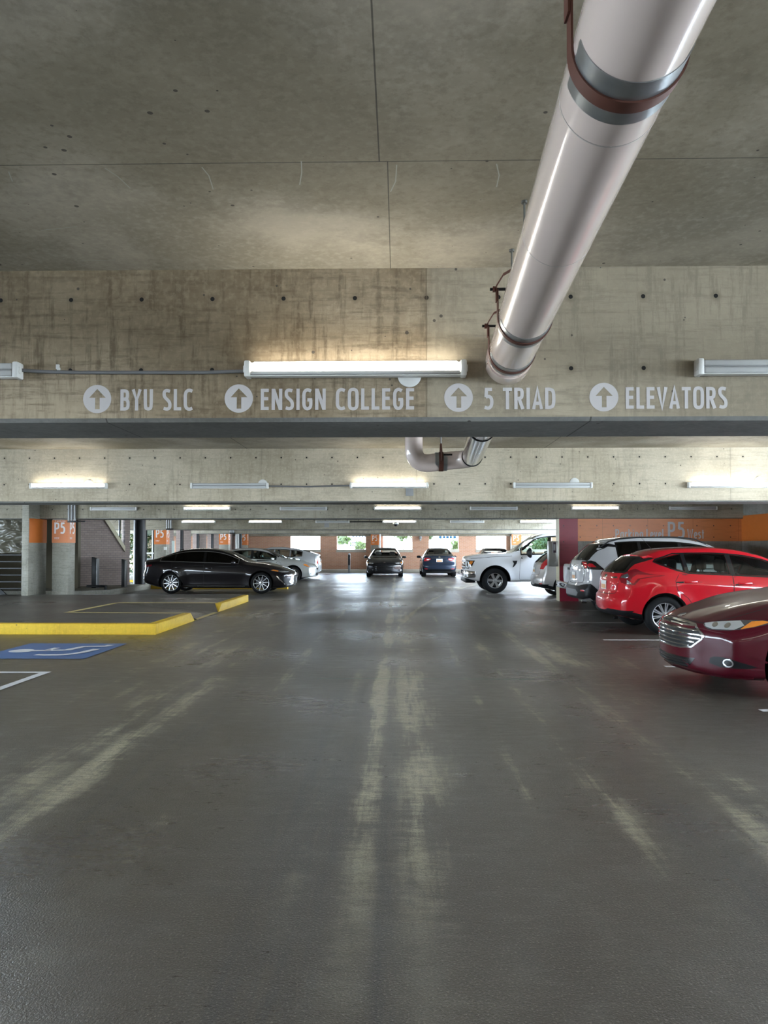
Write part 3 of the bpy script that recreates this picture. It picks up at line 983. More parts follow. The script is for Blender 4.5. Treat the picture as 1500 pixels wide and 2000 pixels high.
tag(BX('notice_board', px2(334.5, 30.4), px2(339.5, 30.4), 30.3, 30.34, 0, pz(1056, 30.4), mat('pale_sign', (.55, .62, .58), .5)), 'narrow pale notice post behind the roof of the charcoal sedan', 'sign')

# far wall extras
o = empty('marker_post', (px2(682, 42.9), 42.9, 0), 0, 'grey post with dark panel before the far brick wall', 'post')
bm = bmesh.new(); box(bm, -.07, .07, -.06, .06, .0, pz(1081, 42.9), .03, 3); build('post', bm, M_greym, o, 40)
bm = bmesh.new(); box(bm, -.05, .05, -.07, -.06, .45, pz(1084, 42.9)); build('panel', bm, M_black, o)
o = empty('wall_lamp', (px2(821, 43.9), 43.9, pz(1052, 43.9)), 0, 'small grey lamp on the far brick wall between two windows', 'lamp')
bm = bmesh.new(); lathe(bm, [(.0, .16), (.07, .14), (.09, .0), (.06, -.02), (.0, -.02)], 'z', 16); build('shade', bm, M_greym, o, 40)
bm = bmesh.new(); lathe(bm, [(.0, -.02), (.045, -.02), (.055, -.10), (.0, -.14)], 'z', 16); build('globe', bm, mat('lamp_globe', (.6, .6, .58), .3), o, 40)

# ------------------------------------------------------------------ light fixtures
M_tube = mat('tube_lit', (1, 1, 1), .5, emit=(1., .97, .86), estr=TUBE)
M_lens = mat('lens_off', (.50, .50, .49), .25, 0, coat=.5)
M_lensg = mat('lens_ribs', (.24, .24, .235), .4)
def fixture(x, y, z, lit, lab, grp=None, Lh=.625, first={}):
    key = bool(lit)
    o = empty('fluorescent_light', (x, y, z), 0, lab, 'light', grp)
    if key not in first:
        ms = []
        bm = bmesh.new(); box(bm, -Lh, Lh, -.02, .0, -.045, .045, .006); box(bm, -Lh + .01, Lh - .01, -.055, -.02, -.045, -.038, .002)
        ms.append(('housing', bm, M_whitem, 40))
        bm = bmesh.new()
        if lit:
            box(bm, -Lh + .035, Lh - .035, -.058, -.022, -.012, .040, .010, 3)
            ms.append(('lamp_tube', bm, M_tube, 40))
            bm = bmesh.new(); box(bm, -Lh + .02, Lh - .02, -.056, -.02, -.036, -.014, .006, 2)
            ms.append(('diffuser', bm, M_lens, 40))
        else:
            box(bm, -Lh + .02, Lh - .02, -.056, -.02, .004, .040, .010, 3)
            ms.append(('diffuser', bm, M_lens, 40))
            bm = bmesh.new(); box(bm, -Lh + .02, Lh - .02, -.056, -.02, -.038, -.002, .010, 3)
            ms.append(('diffuser', bm, M_lens, 40))
            bm = bmesh.new(); box(bm, -Lh + .02, Lh - .02, -.045, -.02, -.004, .006)
            ms.append(('lens_groove', bm, M_lensg, None))
        for sg_ in (-1, 1):
            bm = bmesh.new()
            box(bm, sg_ * Lh - .018, sg_ * Lh + .018, -.062, .014, -.048, .048, .010, 2)
            box(bm, sg_ * (Lh + .012) - .012, sg_ * (Lh + .012) + .012, -.05, -.02, -.02, .02, .004)
            ms.append(('end_cap', bm, M_whitem, 40))
        first[key] = [build(nm, bm, mm, o, sm) for nm, bm, mm, sm in ms]
    else:
        for p in first[key]:
            c_ = p.copy(); COL.objects.link(c_); c_.parent = o
    return o
GL = 'lit fluorescent fixtures on the beams'
GO = 'unlit fluorescent fixtures on the beams'
rows = [
 (4.3, 718, [(693.5, 1, 'lit fluorescent light above the lettering on the nearest beam'), (-191, 0, 'unlit fluorescent light cut off at the left end of the nearest beam'), (1578, 0, 'unlit fluorescent light at the right end of the nearest beam')]),
 (12.15, 948, [(127, 1, 'lit fluorescent light furthest left on the second beam'), (446, 0, 'unlit fluorescent light on the second beam, left of the pipe'), (760, 1, 'lit fluorescent light in the middle of the second beam'), (1079, 0, 'unlit fluorescent light on the second beam, right of the pipe'), (1417, 1, 'lit fluorescent light furthest right on the second beam')]),
 (20.1, 993, [(217, 0, 'unlit light on the third beam above the nearest P5 column'), (402, 1, 'lit light on the third beam above the charcoal sedan'), (592, 0, 'unlit light on the third beam, left of its middle lit one'), (777, 1, 'lit light in the middle of the third beam'), (964, 0, 'unlit light on the third beam above the large white pickup'), (1161, 1, 'lit light on the third beam above the maroon wall'), (1350, 0, 'unlit light on the third beam above the orange wall sign')]),
 (28.0, 1019, [(385, 1, 'lit light on the fourth beam, furthest left'), (517, 1, 'lit light on the fourth beam above the silver cars'), (649, 0, 'unlit light on the fourth beam, left of the dome camera'), (780, 1, 'lit light on the fourth beam behind the dome camera'), (912, 0, 'unlit light on the fourth beam above the large white pickup hood'), (1048, 1, 'lit light on the fourth beam beside the maroon wall end')]),
]
for Y, yy, fs in rows:
    for x, lit, lab in fs:
        fixture(px2(x, Y - .05), Y - .014, pz(yy, Y - .05), lit, lab, None)
for Yb_ in (-3.6 + .65, -11.5 + .65):
    for k in range(-2, 3):
        f = fixture(-.25 + 2.64 * k, Yb_ + (.0), 2.48, k % 2 == 0, 'lit fluorescent light on the beam behind the camera' if k % 2 == 0 else 'unlit fluorescent light on the beam behind the camera', 'lights on the beams behind the camera (%s)' % ('lit' if k % 2 == 0 else 'unlit'))
        f.rotation_euler = (0, 0, PI)

# round cover discs, small plates, conduits on the beams
def disc(px_, y_, Y, r, lab):
    bm = bmesh.new(); lathe(bm, [(0, -.012), (r * .92, -.012), (r, -.008), (r, .0), (0, .0)], 'y', 32)
    tag(build('round_cover', bm, M_whitem, None, 40, loc=(px2(px_, Y), Y, pz(y_, Y))), lab, 'cover plate')
disc(800, 732, 4.3, .069, 'white round cover below the lit light on the nearest beam')
for x, y, w in ((168, 945, 'behind the leftmost lit light of the second beam'), (512, 945, 'behind the unlit light left of the pipe'), (1121, 943, 'behind the unlit light right of the pipe'), (1477, 941, 'behind the rightmost lit light of the second beam')):
    disc(x, y, 12.15, .078, 'white round cover ' + w)
for x, Y, y, w in ((800, 12.15, 961, 'second beam below the middle lit light'), (638, 28.0, 1025, 'fourth beam below an unlit light')):
    r = 7.5 / F_PX * Y if Y < 20 else .09
    tag(BX('plate_cover', px2(x, Y) - r, px2(x, Y) + r, Y - .02, Y, pz(y, Y) - r, pz(y, Y) + r, M_greym, bev=.004), 'small grey square box on the ' + w, 'box')
def conduit(name, pts, r, m, lab):
    bm = bmesh.new(); tube(bm, pts, r, 10)
    tag(build(name, bm, m, None, 50), lab, 'conduit')
M_cond = mat('grey_conduit', (.20, .20, .205), .4, .3)
Y1 = 4.3 - .018
conduit('conduit', [(px2(24, Y1), Y1 - .01, pz(718, Y1)), (px2(45, Y1), Y1, pz(719, Y1)), (px2(75, Y1), Y1, pz(721, Y1)), (px2(150, Y1), Y1, pz(723, Y1)), (px2(400, Y1), Y1, pz(724, Y1)), (px2(445, Y1), Y1, pz(722.5, Y1)), (px2(480, Y1), Y1 - .01, pz(722.5, Y1))], .0105, M_cond, 'grey conduit running left from the lit light on the nearest beam')
Y2 = 12.15 - .03
conduit('conduit', [(px2(523, Y2), Y2, pz(949, Y2)), (px2(600, Y2), Y2, pz(950, Y2)), (px2(684, Y2), Y2, pz(948, Y2))], .014, M_cond, 'grey conduit joining two lights on the second beam')
Y3 = 28 - .03
conduit('conduit', [(px2(682, Y3), Y3, pz(1019, Y3)), (px2(747, Y3), Y3, pz(1019, Y3))], .02, M_black, 'dark conduit joining two lights on the fourth beam')
bm = bmesh.new(); box(bm, -.012, .008, -.012, 0, -.014, .014, .002); box(bm, -.006, .012, -.010, 0, -.022, -.004, .002)
tag(build('clip', bm, M_whitem, None, None, loc=(px2(105, 4.3), 4.3, pz(712, 4.3))), 'small broken white clip above the conduit on the nearest beam', 'clip')

# dome camera under the fourth beam
o = empty('dome_camera', (px2(773, 27.7), 27.75, pz(1022, 27.7)), 0, 'white dome security camera before a lit light on the fourth beam', 'camera')
bm = bmesh.new(); lathe(bm, [(0, .06), (.04, .055), (.11, .0), (.115, -.03), (0, -.03)], 'z', 24); build('housing', bm, M_whitem, o, 40)
bm = bmesh.new(); lathe(bm, [(0, -.03), (.085, -.03), (.07, -.08), (.03, -.11), (0, -.115)], 'z', 24); build('dome', bm, M_gblk, o, 40)
bm = bmesh.new(); tube(bm, [(0, 0, .05), (0, 0, .16), (0, .25, .16)], .018, 8); build('mount', bm, M_whitem, o, 40)

# ------------------------------------------------------------------ direction signs lettered on the nearest beam
def beam_sign(cx, xa, xb, txt, lab):
    Y = 4.3
    o = empty('direction_sign', (px2(cx, Y), Y, pz(776, Y)), 0, lab, 'sign')
    bm = bmesh.new()
    r = .0835
    n = 48
    k = 3.0 * 1e-3
    # ring of the disc with an arrow left bare
    s_ = 1 / F_PX * Y
    arrow = [(-.0, 20), (17, 2.5), (5, 2.5), (5, -20), (-4, -20), (-4, 2.5), (-16, 2.5)]
    arrow = [(a * s_, b * s_) for a, b in arrow]
    circ = [(r * math.cos(2 * PI * i / n), r * math.sin(2 * PI * i / n)) for i in range(n)]
    V = circ + arrow
    E = [(i, (i + 1) % n) for i in range(n)] + [(n + i, n + (i + 1) % len(arrow)) for i in range(len(arrow))]
    R_ = delaunay_2d_cdt([Vector(v) for v in V], E, [], 0, 1e-7)
    vs = [bm.verts.new((v[0], -.002, v[1])) for v in R_[0]]
    for f in R_[2]:
        c = sum((Vector(R_[0][i]) for i in f), Vector((0, 0))) / 3
        if not inpoly(c, arrow): bm.faces.new([vs[i] for i in f])
    build('arrow_disc', bm, M_wpaint, o)
    text_mesh('letter', txt, px2(xa, Y) - px2(cx, Y), pz(799, Y) - pz(776, Y), 42 * s_, px2(xb, Y) - px2(xa, Y), -.002, M_wpaint, o, t=.155, single=False)
beam_sign(183, 229, 373, 'BYU SLC', 'white arrow disc and lettering furthest left on the nearest beam')
beam_sign(464, 507, 810, 'ENSIGN COLLEGE', 'white arrow disc and long two-word lettering directly below the lit light')
beam_sign(896, 945, 1085, '5 TRIAD', 'white arrow disc and short lettering starting with a 5, below the pipe end')
beam_sign(1179, 1221, 1418, 'ELEVATORS', 'white arrow disc and lettering reading ELEVATORS furthest right on the nearest beam')

# ------------------------------------------------------------------ big pipe
gp_ = G('glossy_pipe_enamel')
nz_ = gp_.noise(gp_.obj(), 3, 4)
gp_.out(gp_.mix(gp_.mul(nz_, .4), (.62, .505, .45), (.56, .46, .41)), .16)
gp_.b.inputs['Coat Weight'].default_value = .6
gp_.b.inputs['Coat Roughness'].default_value = .04
M_pipe = gp_.m
PR = .123
def pl(Y): return Vector((.428 + .0485 * Y, Y, 2.552 - .005 * Y))
P_ = empty('ceiling_pipe', pl(4.0), 0, 'large glossy pinkish white pipe hung below the ceiling, entering the nearest beam', 'pipe')
o0 = Vector(P_.location)
def rel(v): return v - o0
bm = bmesh.new()
tube(bm, [rel(pl(-3.0)), rel(pl(4.36))], PR, 56); build('pipe_run', bm, M_pipe, P_, 40)
def ringband(Y0, Y1, R0, m, name, t=.0015, a0=0, a1=2 * PI, n=56):
    """sleeve round the pipe between Y0 and Y1, angles measured from straight down"""
    bm = bmesh.new()
    full = abs(a1 - a0 - 2 * PI) < 1e-4
    for rr in (R0, R0 + t): pass
    ringsv = []
    for Y in (Y0, Y1):
        c = rel(pl(Y))
        for rr in (R0, R0 + t):
            ringsv.append([bm.verts.new(c + Vector((rr * math.sin(a), 0, -rr * math.cos(a)))) for a in np.linspace(a0, a1, n + 1)])
    A0, A1, B0, B1 = ringsv
    for i in range(n):
        for p, q_ in ((A1, B1), (B1, B0), (B0, A0), (A0, A1)):
            bm.faces.new((p[i], p[i + 1], q_[i + 1], q_[i]))
    if not full:
        bm.faces.new((A0[0], A1[0], B1[0], B0[0])); bm.faces.new((A0[n], A1[n], B1[n], B0[n]))
    return build(name, bm, m, P_, 40)
M_joint = mat('pipe_seam', (.36, .31, .28), .4)
ringband(2.53, 2.533, PR, M_joint, 'pipe_seam', .0008)
ringband(1.775, 1.779, PR, M_joint, 'pipe_seam', .0008)
ringband(4.16, 4.31, PR, M_pipe, 'end_collar', .008)
for Yh, w in ((1.605, .076), (3.47, .075), (4.04, .075)):
    ringband(Yh - w, Yh + w, PR, M_galv, 'pipe_saddle', .0022, -1.32, 1.32)
M_rod = mat('dull_rod', (.13, .125, .11), .5, .4)
def clevis(Yh, lab, hw=.016, ztop=3.09):
    c = pl(Yh)
    o = empty('pipe_hanger', c, 0, lab, 'pipe hanger')
    R_ = PR + .0045
    prof = []
    bz = PR - .008   # bolt height above pipe centre: strap sides rise to here
    for a in np.linspace(-PI / 2, PI / 2, 30): prof.append((R_ * math.sin(a), -R_ * math.cos(a)))
    prof = [(-R_, .13), (-R_, .06)] + prof + [(R_, .06), (R_, .13)]
    bm = bmesh.new()
    def strap(prof, t=.005):
        n = len(prof)
        L_ = strip(prof, t)
        for yy in (0,):
            a_ = [bm.verts.new((p[0], -hw, p[1])) for p in L_]
            b_ = [bm.verts.new((p[0], hw, p[1])) for p in L_]
            for i in range(n - 1):
                j, k = 2 * n - 2 - i, 2 * n - 1 - i
                bm.faces.new((a_[i], a_[i + 1], a_[j], a_[k])); bm.faces.new((b_[i], b_[k], b_[j], b_[i + 1]))
            m2 = len(L_)
            for i in range(m2): bm.faces.new((a_[i], b_[i], b_[(i + 1) % m2], a_[(i + 1) % m2]))
    strap(prof)
    build('lower_strap', bm, M_rust, o, 40)
    bm = bmesh.new()
    Ru = R_ + .006
    strap([(-Ru, .075), (-Ru, .150), (-.10, .205), (-.03, .245), (.03, .245), (.10, .205), (Ru, .150), (Ru, .075)])
    build('upper_strap', bm, M_rust, o, 40)
    bm = bmesh.new(); tube(bm, [(-Ru - .03, 0, .115 + .02), (Ru + .03, 0, .115 + .02)], .007, 10); build('bolt', bm, M_black, o, 40)
    for s in (-1, 1):
        bm = bmesh.new(); tube(bm, [(s * (Ru + .004), 0, .135), (s * (Ru + .017), 0, .135)], .014, 6); build('nut', bm, M_rust, o)
    bm = bmesh.new(); tube(bm, [(0, 0, .215), (0, 0, ztop - c.z)], .005, 8); build('hanger_rod', bm, M_rod, o, 40)
    bm = bmesh.new(); tube(bm, [(0, 0, ztop - c.z - .012), (0, 0, ztop - c.z)], .014, 14); build('ceiling_anchor', bm, M_rod, o, 40)
    bm = bmesh.new(); tube(bm, [(0, 0, .247), (0, 0, .26)], .014, 6); build('rod_nut', bm, M_rust, o)
clevis(1.61, 'rust brown pipe hanger nearest the camera at the top of the photo', .02)
clevis(3.47, 'rust brown pipe hanger second from the beam, with rod to the ceiling')
clevis(4.04, 'rust brown pipe hanger closest to the beam, above the pipe collar')
clevis(-.6, 'rust brown pipe hanger behind the camera')

# rear pipe beyond the first beam: straight run, elbow to the left, elbow up
PR2 = .123
a_ = Vector((.70, 4.9, 2.56)); b_ = Vector((.955, 9.35, 2.62)); 
c_ = Vector((.955 + .0, 9.72, 2.615))
l0 = Vector((.22, 9.80, 2.56))
def arc(p0, pc, p1, n=8):
    out = []
    for i in range(n + 1):
        t = i / n
        out.append(p0 * (1 - t) ** 2 + pc * 2 * t * (1 - t) + p1 * t * t)
    return out
o = empty('bent_pipe', c_, 0, 'pinkish white pipe with two elbows beyond the nearest beam', 'pipe')
pth = arc(Vector((.94, 9.45, 2.62)), Vector((.965, 9.78, 2.62)), Vector((.72, 9.79, 2.61)))
vtop = arc(Vector((.42, 9.79, 2.575)), Vector((.215, 9.79, 2.55)), Vector((.205, 9.79, 2.76)))
bm = bmesh.new(); tube(bm, [v - c_ for v in pth + vtop + [Vector((.205, 9.79, 3.088))]], .119, 32); build('pipe_elbows', bm, M_pipe, o, 50)
bm = bmesh.new(); tube(bm, [v - c_ for v in (Vector((.945, 9.46, 2.62)), Vector((.79, 6.9, 2.585)))], .126, 40); build('metal_jacket', bm, mat('polished_jacket', (.62, .63, .64), .14, 1., var=0), o, 40)
bm = bmesh.new(); tube(bm, [v - c_ for v in (Vector((.79, 6.95, 2.585)), Vector((.70, 4.93, 2.56)))], .122, 40); build('pipe_run', bm, M_pipe, o, 40)
for Yy, cc in ((9.45, Vector((.944, 9.45, 2.62))), (7.0, Vector((.795, 7.0, 2.587)))):
    bm = bmesh.new(); lathe(bm, [(.126, -.012), (.134, -.012), (.134, .012), (.126, .012)], 'y', 40, org=cc - c_, closed=True); build('clamp_band', bm, M_black, o, 40)
bm = bmesh.new(); box(bm, .79 - .13 - .09 - c_.x, .79 - .11 - c_.x, 9.30 - c_.y, 9.34 - c_.y, .0, .02); build('clamp_bolt', bm, M_black, o)
# hanger on the short horizontal run
cx_ = Vector((.565, 9.79, 2.592))
h_ = empty('pipe_hanger', cx_, 0, 'dark hanger on the short bent pipe beyond the nearest beam', 'pipe hanger')
bm = bmesh.new(); lathe(bm, [(.121, -.08), (.1225, -.08), (.1225, .08), (.121, .08)], 'x', 40, closed=True); build('pipe_saddle', bm, M_galv, h_, 40)
bm = bmesh.new(); lathe(bm, [(.123, -.03), (.130, -.03), (.130, .03), (.123, .03)], 'x', 40, closed=True); build('lower_strap', bm, M_rust, h_, 40)
bm = bmesh.new()
for s in (-1, 1):
    tube(bm, [(0, s * .13, .0), (0, s * .135, .14), (0, s * .03, .23)], .012, 8)
build('upper_strap', bm, M_rust, h_, 40)
bm = bmesh.new(); tube(bm, [(0, 0, .20), (0, 0, 3.09 - cx_.z)], .008, 8); build('hanger_rod', bm, M_greym, h_, 40)

# ------------------------------------------------------------------ pale scratches on the slab
def scratch(pts, w=.006):
    bm = bmesh.new()
    pl_ = strip(pts, w); n = len(pts)
    vs = [bm.verts.new((p[0], p[1], 3.088)) for p in pl_]
    for i in range(n - 1): bm.faces.new((vs[i], vs[i + 1], vs[2 * n - 2 - i], vs[2 * n - 1 - i]))
    for f in bm.faces:
        f.normal_update()
        if f.normal.z > 0: f.normal_flip()
    me = bpy.data.meshes.new('scratch'); bm.to_mesh(me); bm.free()
    S(link('ceiling_scratch', me, None, M_scr))
M_scr = mat('chalky_scratch', (.42, .40, .34), .8)
def cpt(x, y):
    Y = 1.64 * F_PX / (1070 - y); return (px2(x, Y), Y)
for pts in ([(194, 313), (220, 330), (245, 354)], [(388, 313), (402, 330), (411, 358)], [(586, 303), (587, 325), (583, 350)], [(775, 312), (773, 345), (763, 366)], [(972, 312), (977, 335), (972, 358)],
            [(0, 318), (8, 338)], [(66, 437), (140, 430)], [(145, 499), (215, 498)]):
    scratch([cpt(*p) for p in pts], .005)

# ------------------------------------------------------------------ outside: trees, building, ground
S(BX('ground', -90, 90, Y_END + 2, 160, -9.2, -9, mat('asphalt_outside', (.30, .30, .29), .9)))
S(BX('ground_left', -90, X_L - 2, -60, Y_END + 2, -9.2, -9, mat('paving_outside', (.42, .41, .38), .9)))
def leaf_mat():
    g = G('leaves')
    f = g.noise(g.pos(), 1.2, 3)
    col = g.mix(g.rng(f, .35, .65), (.035, .055, .011), (.065, .080, .022))
    g.out(col, .55)
    g.b.inputs['Transmission Weight'].default_value = 0
    tl = g.n('BsdfTranslucent'); g.put(tl.inputs[0], col)
    mx = g.n('MixShader'); mx.inputs[0].default_value = .5
    g.t.links.new(g.b.outputs[0], mx.inputs[1]); g.t.links.new(tl.outputs[0], mx.inputs[2])
    g.t.links.new(mx.outputs[0], g.t.nodes['Material Output'].inputs['Surface'])
    return g.m
M_leaf = leaf_mat()
M_bark = mat('bark', (.10, .075, .05), .9)
def tree(x, y, ztop, r, lab, n=1500, seed=1):
    rnd = random.Random(seed)
    o = empty('tree', (x, y, -9), rnd.uniform(0, 6), lab, 'tree', None)
    bm = bmesh.new()
    H = ztop + 9
    tube(bm, [(0, 0, 0), (.1, .05, H * .4), (0, .1, H * .85)], [.22, .16, .04], 10)
    for k in range(7):
        a = rnd.uniform(0, 6.28); z = H * rnd.uniform(.45, .75)
        tube(bm, [(0, 0, z), (math.cos(a) * r * .5, math.sin(a) * r * .5, z + r * .5)], [.07, .02], 6)
    build('trunk', bm, M_bark, o, 50)
    bm = bmesh.new()
    blobs = [(Vector((rnd.gauss(0, r * .45), rnd.gauss(0, r * .45), H - r * rnd.uniform(.2, 1.7))), rnd.uniform(.35, .6) * r) for _ in range(14)]
    for i in range(n):
        c, br = rnd.choice(blobs)
        d = Vector((rnd.gauss(0, 1), rnd.gauss(0, 1), rnd.gauss(0, 1))).normalized() * br * rnd.uniform(.5, 1) ** .5
        p = c + d
        s = rnd.uniform(.10, .2)
        u = Vector((rnd.gauss(0, 1), rnd.gauss(0, 1), rnd.gauss(0, 1))).normalized()
        v = u.orthogonal().normalized()
        bm.faces.new([bm.verts.new(p + u * s), bm.verts.new(p + v * s * .5), bm.verts.new(p - u * s), bm.verts.new(p - v * s * .5)])
    me = bpy.data.meshes.new('foliage'); bm.to_mesh(me); bm.free()
    link('foliage', me, o, M_leaf)
tl_ = [(px2(672, 58), 58, 3.0, .62, 'leafy tree outside, in the second far window from the left'), (px2(790, 58), 58, 3.2, .62, 'leafy tree outside, in the far window above the black sedan'),
       (px2(841, 60), 60, 3.0, .40, 'leafy tree at the left edge of the far window above the dark blue sedan'), (px2(891, 66), 66, 2.0, .45, 'leafy tree low in the right corner of the far window above the dark blue sedan'),
       (px2(704, 70), 70, 2.0, .5, 'small leafy tree outside, low in the second far window from the left'),
       (-15.5, 40, 4.2, 2.6, 'leafy tree outside the first left side window'), (-19.5, 51, 4.2, 2.8, 'leafy tree outside the middle left side window'), (-24, 62, 3.4, 3.0, 'leafy tree outside the left side wall, furthest back'),
       (-22.5, 43, 3.6, 1.8, 'leafy tree outside, seen through the triangular opening'), (-27, 50, 2.2, 1.6, 'leafy tree outside the glass door'),
       (px2(1055, 62), 62, 2.6, 1.2, 'leafy tree outside, seen through the cab of the large white pickup')]
for i, a in enumerate(tl_): tree(*a, n=1700 if a[3] > .9 else 520, seed=i + 3)
# pale office building with blue glazing
B_ = empty('office_building', (px2(775, 100), 104, -9), 0, 'pale office building with blue glass outside the far windows', 'building')
bm = bmesh.new(); box(bm, -16, 14, 0, 14, 0, 15.5); build('wall', bm, mat('pale_facade', (.72, .70, .66), .8), B_)
Mbg = mat('blue_glazing', (.008, .020, .032), .5, 0, spec=0)
for x0, x1, z0, z1 in ((5.9, 8.3, 11.75, 14.0), (-6.3, -4.2, 12.0, 13.6), (-6.6, -5.2, 10.7, 11.3), (-2.6, -1.4, 12.4, 13.4)):
    bm = bmesh.new(); box(bm, x0, x1, -.1, 0, z0, z1); w_ = build('window_band', bm, Mbg, B_)
    bm = bmesh.new()
    for k in range(1, 5): box(bm, x0 + (x1 - x0) * k / 5 - .06, x0 + (x1 - x0) * k / 5 + .06, -.16, -.1, z0, z1)
    box(bm, x0, x1, -.16, -.1, (z0 + z1) / 2 - .06, (z0 + z1) / 2 + .06)
    build('mullion', bm, M_whitem, w_)

# ------------------------------------------------------------------ car materials
M_tire = mat('tire_rubber', (.007, .007, .0075), .7, var=.1, spec=.2)
M_blk = mat('black_plastic', (.006, .006, .007), .45, spec=.25)
M_gblk = mat('gloss_black', (.008, .008, .009), .12, coat=.5)
M_under = mat('underbody_black', (.008, .008, .008), .9)
M_chrome = mat('chrome', (.75, .75, .76), .08, 1.0, var=0)
M_alloy = mat('alloy', (.55, .55, .56), .28, .9, var=0)
M_alloy_dk = mat('dark_alloy', (.06, .06, .065), .35, .8)
M_red = mat('red_lens', (.45, .012, .018), .08, 0, coat=1.)
M_redd = mat('dark_red_lens', (.18, .006, .012), .08, 0, coat=1.)
M_amber = mat('amber_lens', (.8, .25, .03), .12, 0, coat=1.)
M_lamp = mat('lamp_reflector', (.72, .73, .75), .12, .55, coat=1.)
M_lampd = mat('lamp_dark', (.12, .12, .125), .12, .5, coat=1.)
M_white_p = mat('plate_white', (.75, .74, .70), .45)
M_orange_p = mat('plate_orange', (.65, .30, .12), .45)
M_seat = mat('seat_fabric', (.09, .088, .085), .9)
M_seat_t = mat('tan_seat_fabric', (.28, .24, .19), .9)
M_dash = mat('dashboard', (.035, .035, .036), .7)

M_gl_dk = glass('tinted_glass', (.02, .022, .024))
M_satin = mat('satin_trim', (.45, .44, .43), .3, .8, var=0)
M_gl_mid = glass('smoked_glass', (.30, .34, .34))
M_seam = mat('door_gap', (.012, .012, .012), .9, var=0)

# ------------------------------------------------------------------ car body engine
def pchip(pts):
    x = np.array([p[0] for p in pts], float); y = np.array([p[1] for p in pts], float)
    h = np.diff(x); d = np.diff(y) / h
    m = np.zeros_like(x)
    m[0] = d[0]; m[-1] = d[-1]
    for i in range(1, len(x) - 1):
        if d[i - 1] * d[i] > 0:
            w1 = 2 * h[i] + h[i - 1]; w2 = h[i] + 2 * h[i - 1]
            m[i] = (w1 + w2) / (w1 / d[i - 1] + w2 / d[i])
    def f(t):
        t = min(max(t, x[0]), x[-1])
        i = min(max(int(np.searchsorted(x, t)) - 1, 0), len(h) - 1)
        s = (t - x[i]) / h[i]
        return float((2 * s**3 - 3 * s**2 + 1) * y[i] + (s**3 - 2 * s**2 + s) * h[i] * m[i] + (-2 * s**3 + 3 * s**2) * y[i + 1] + (s**3 - s**2) * h[i] * m[i + 1])
    return f

def smooth(a):
    a = min(1., max(0., a)); return a * a * (3 - 2 * a)

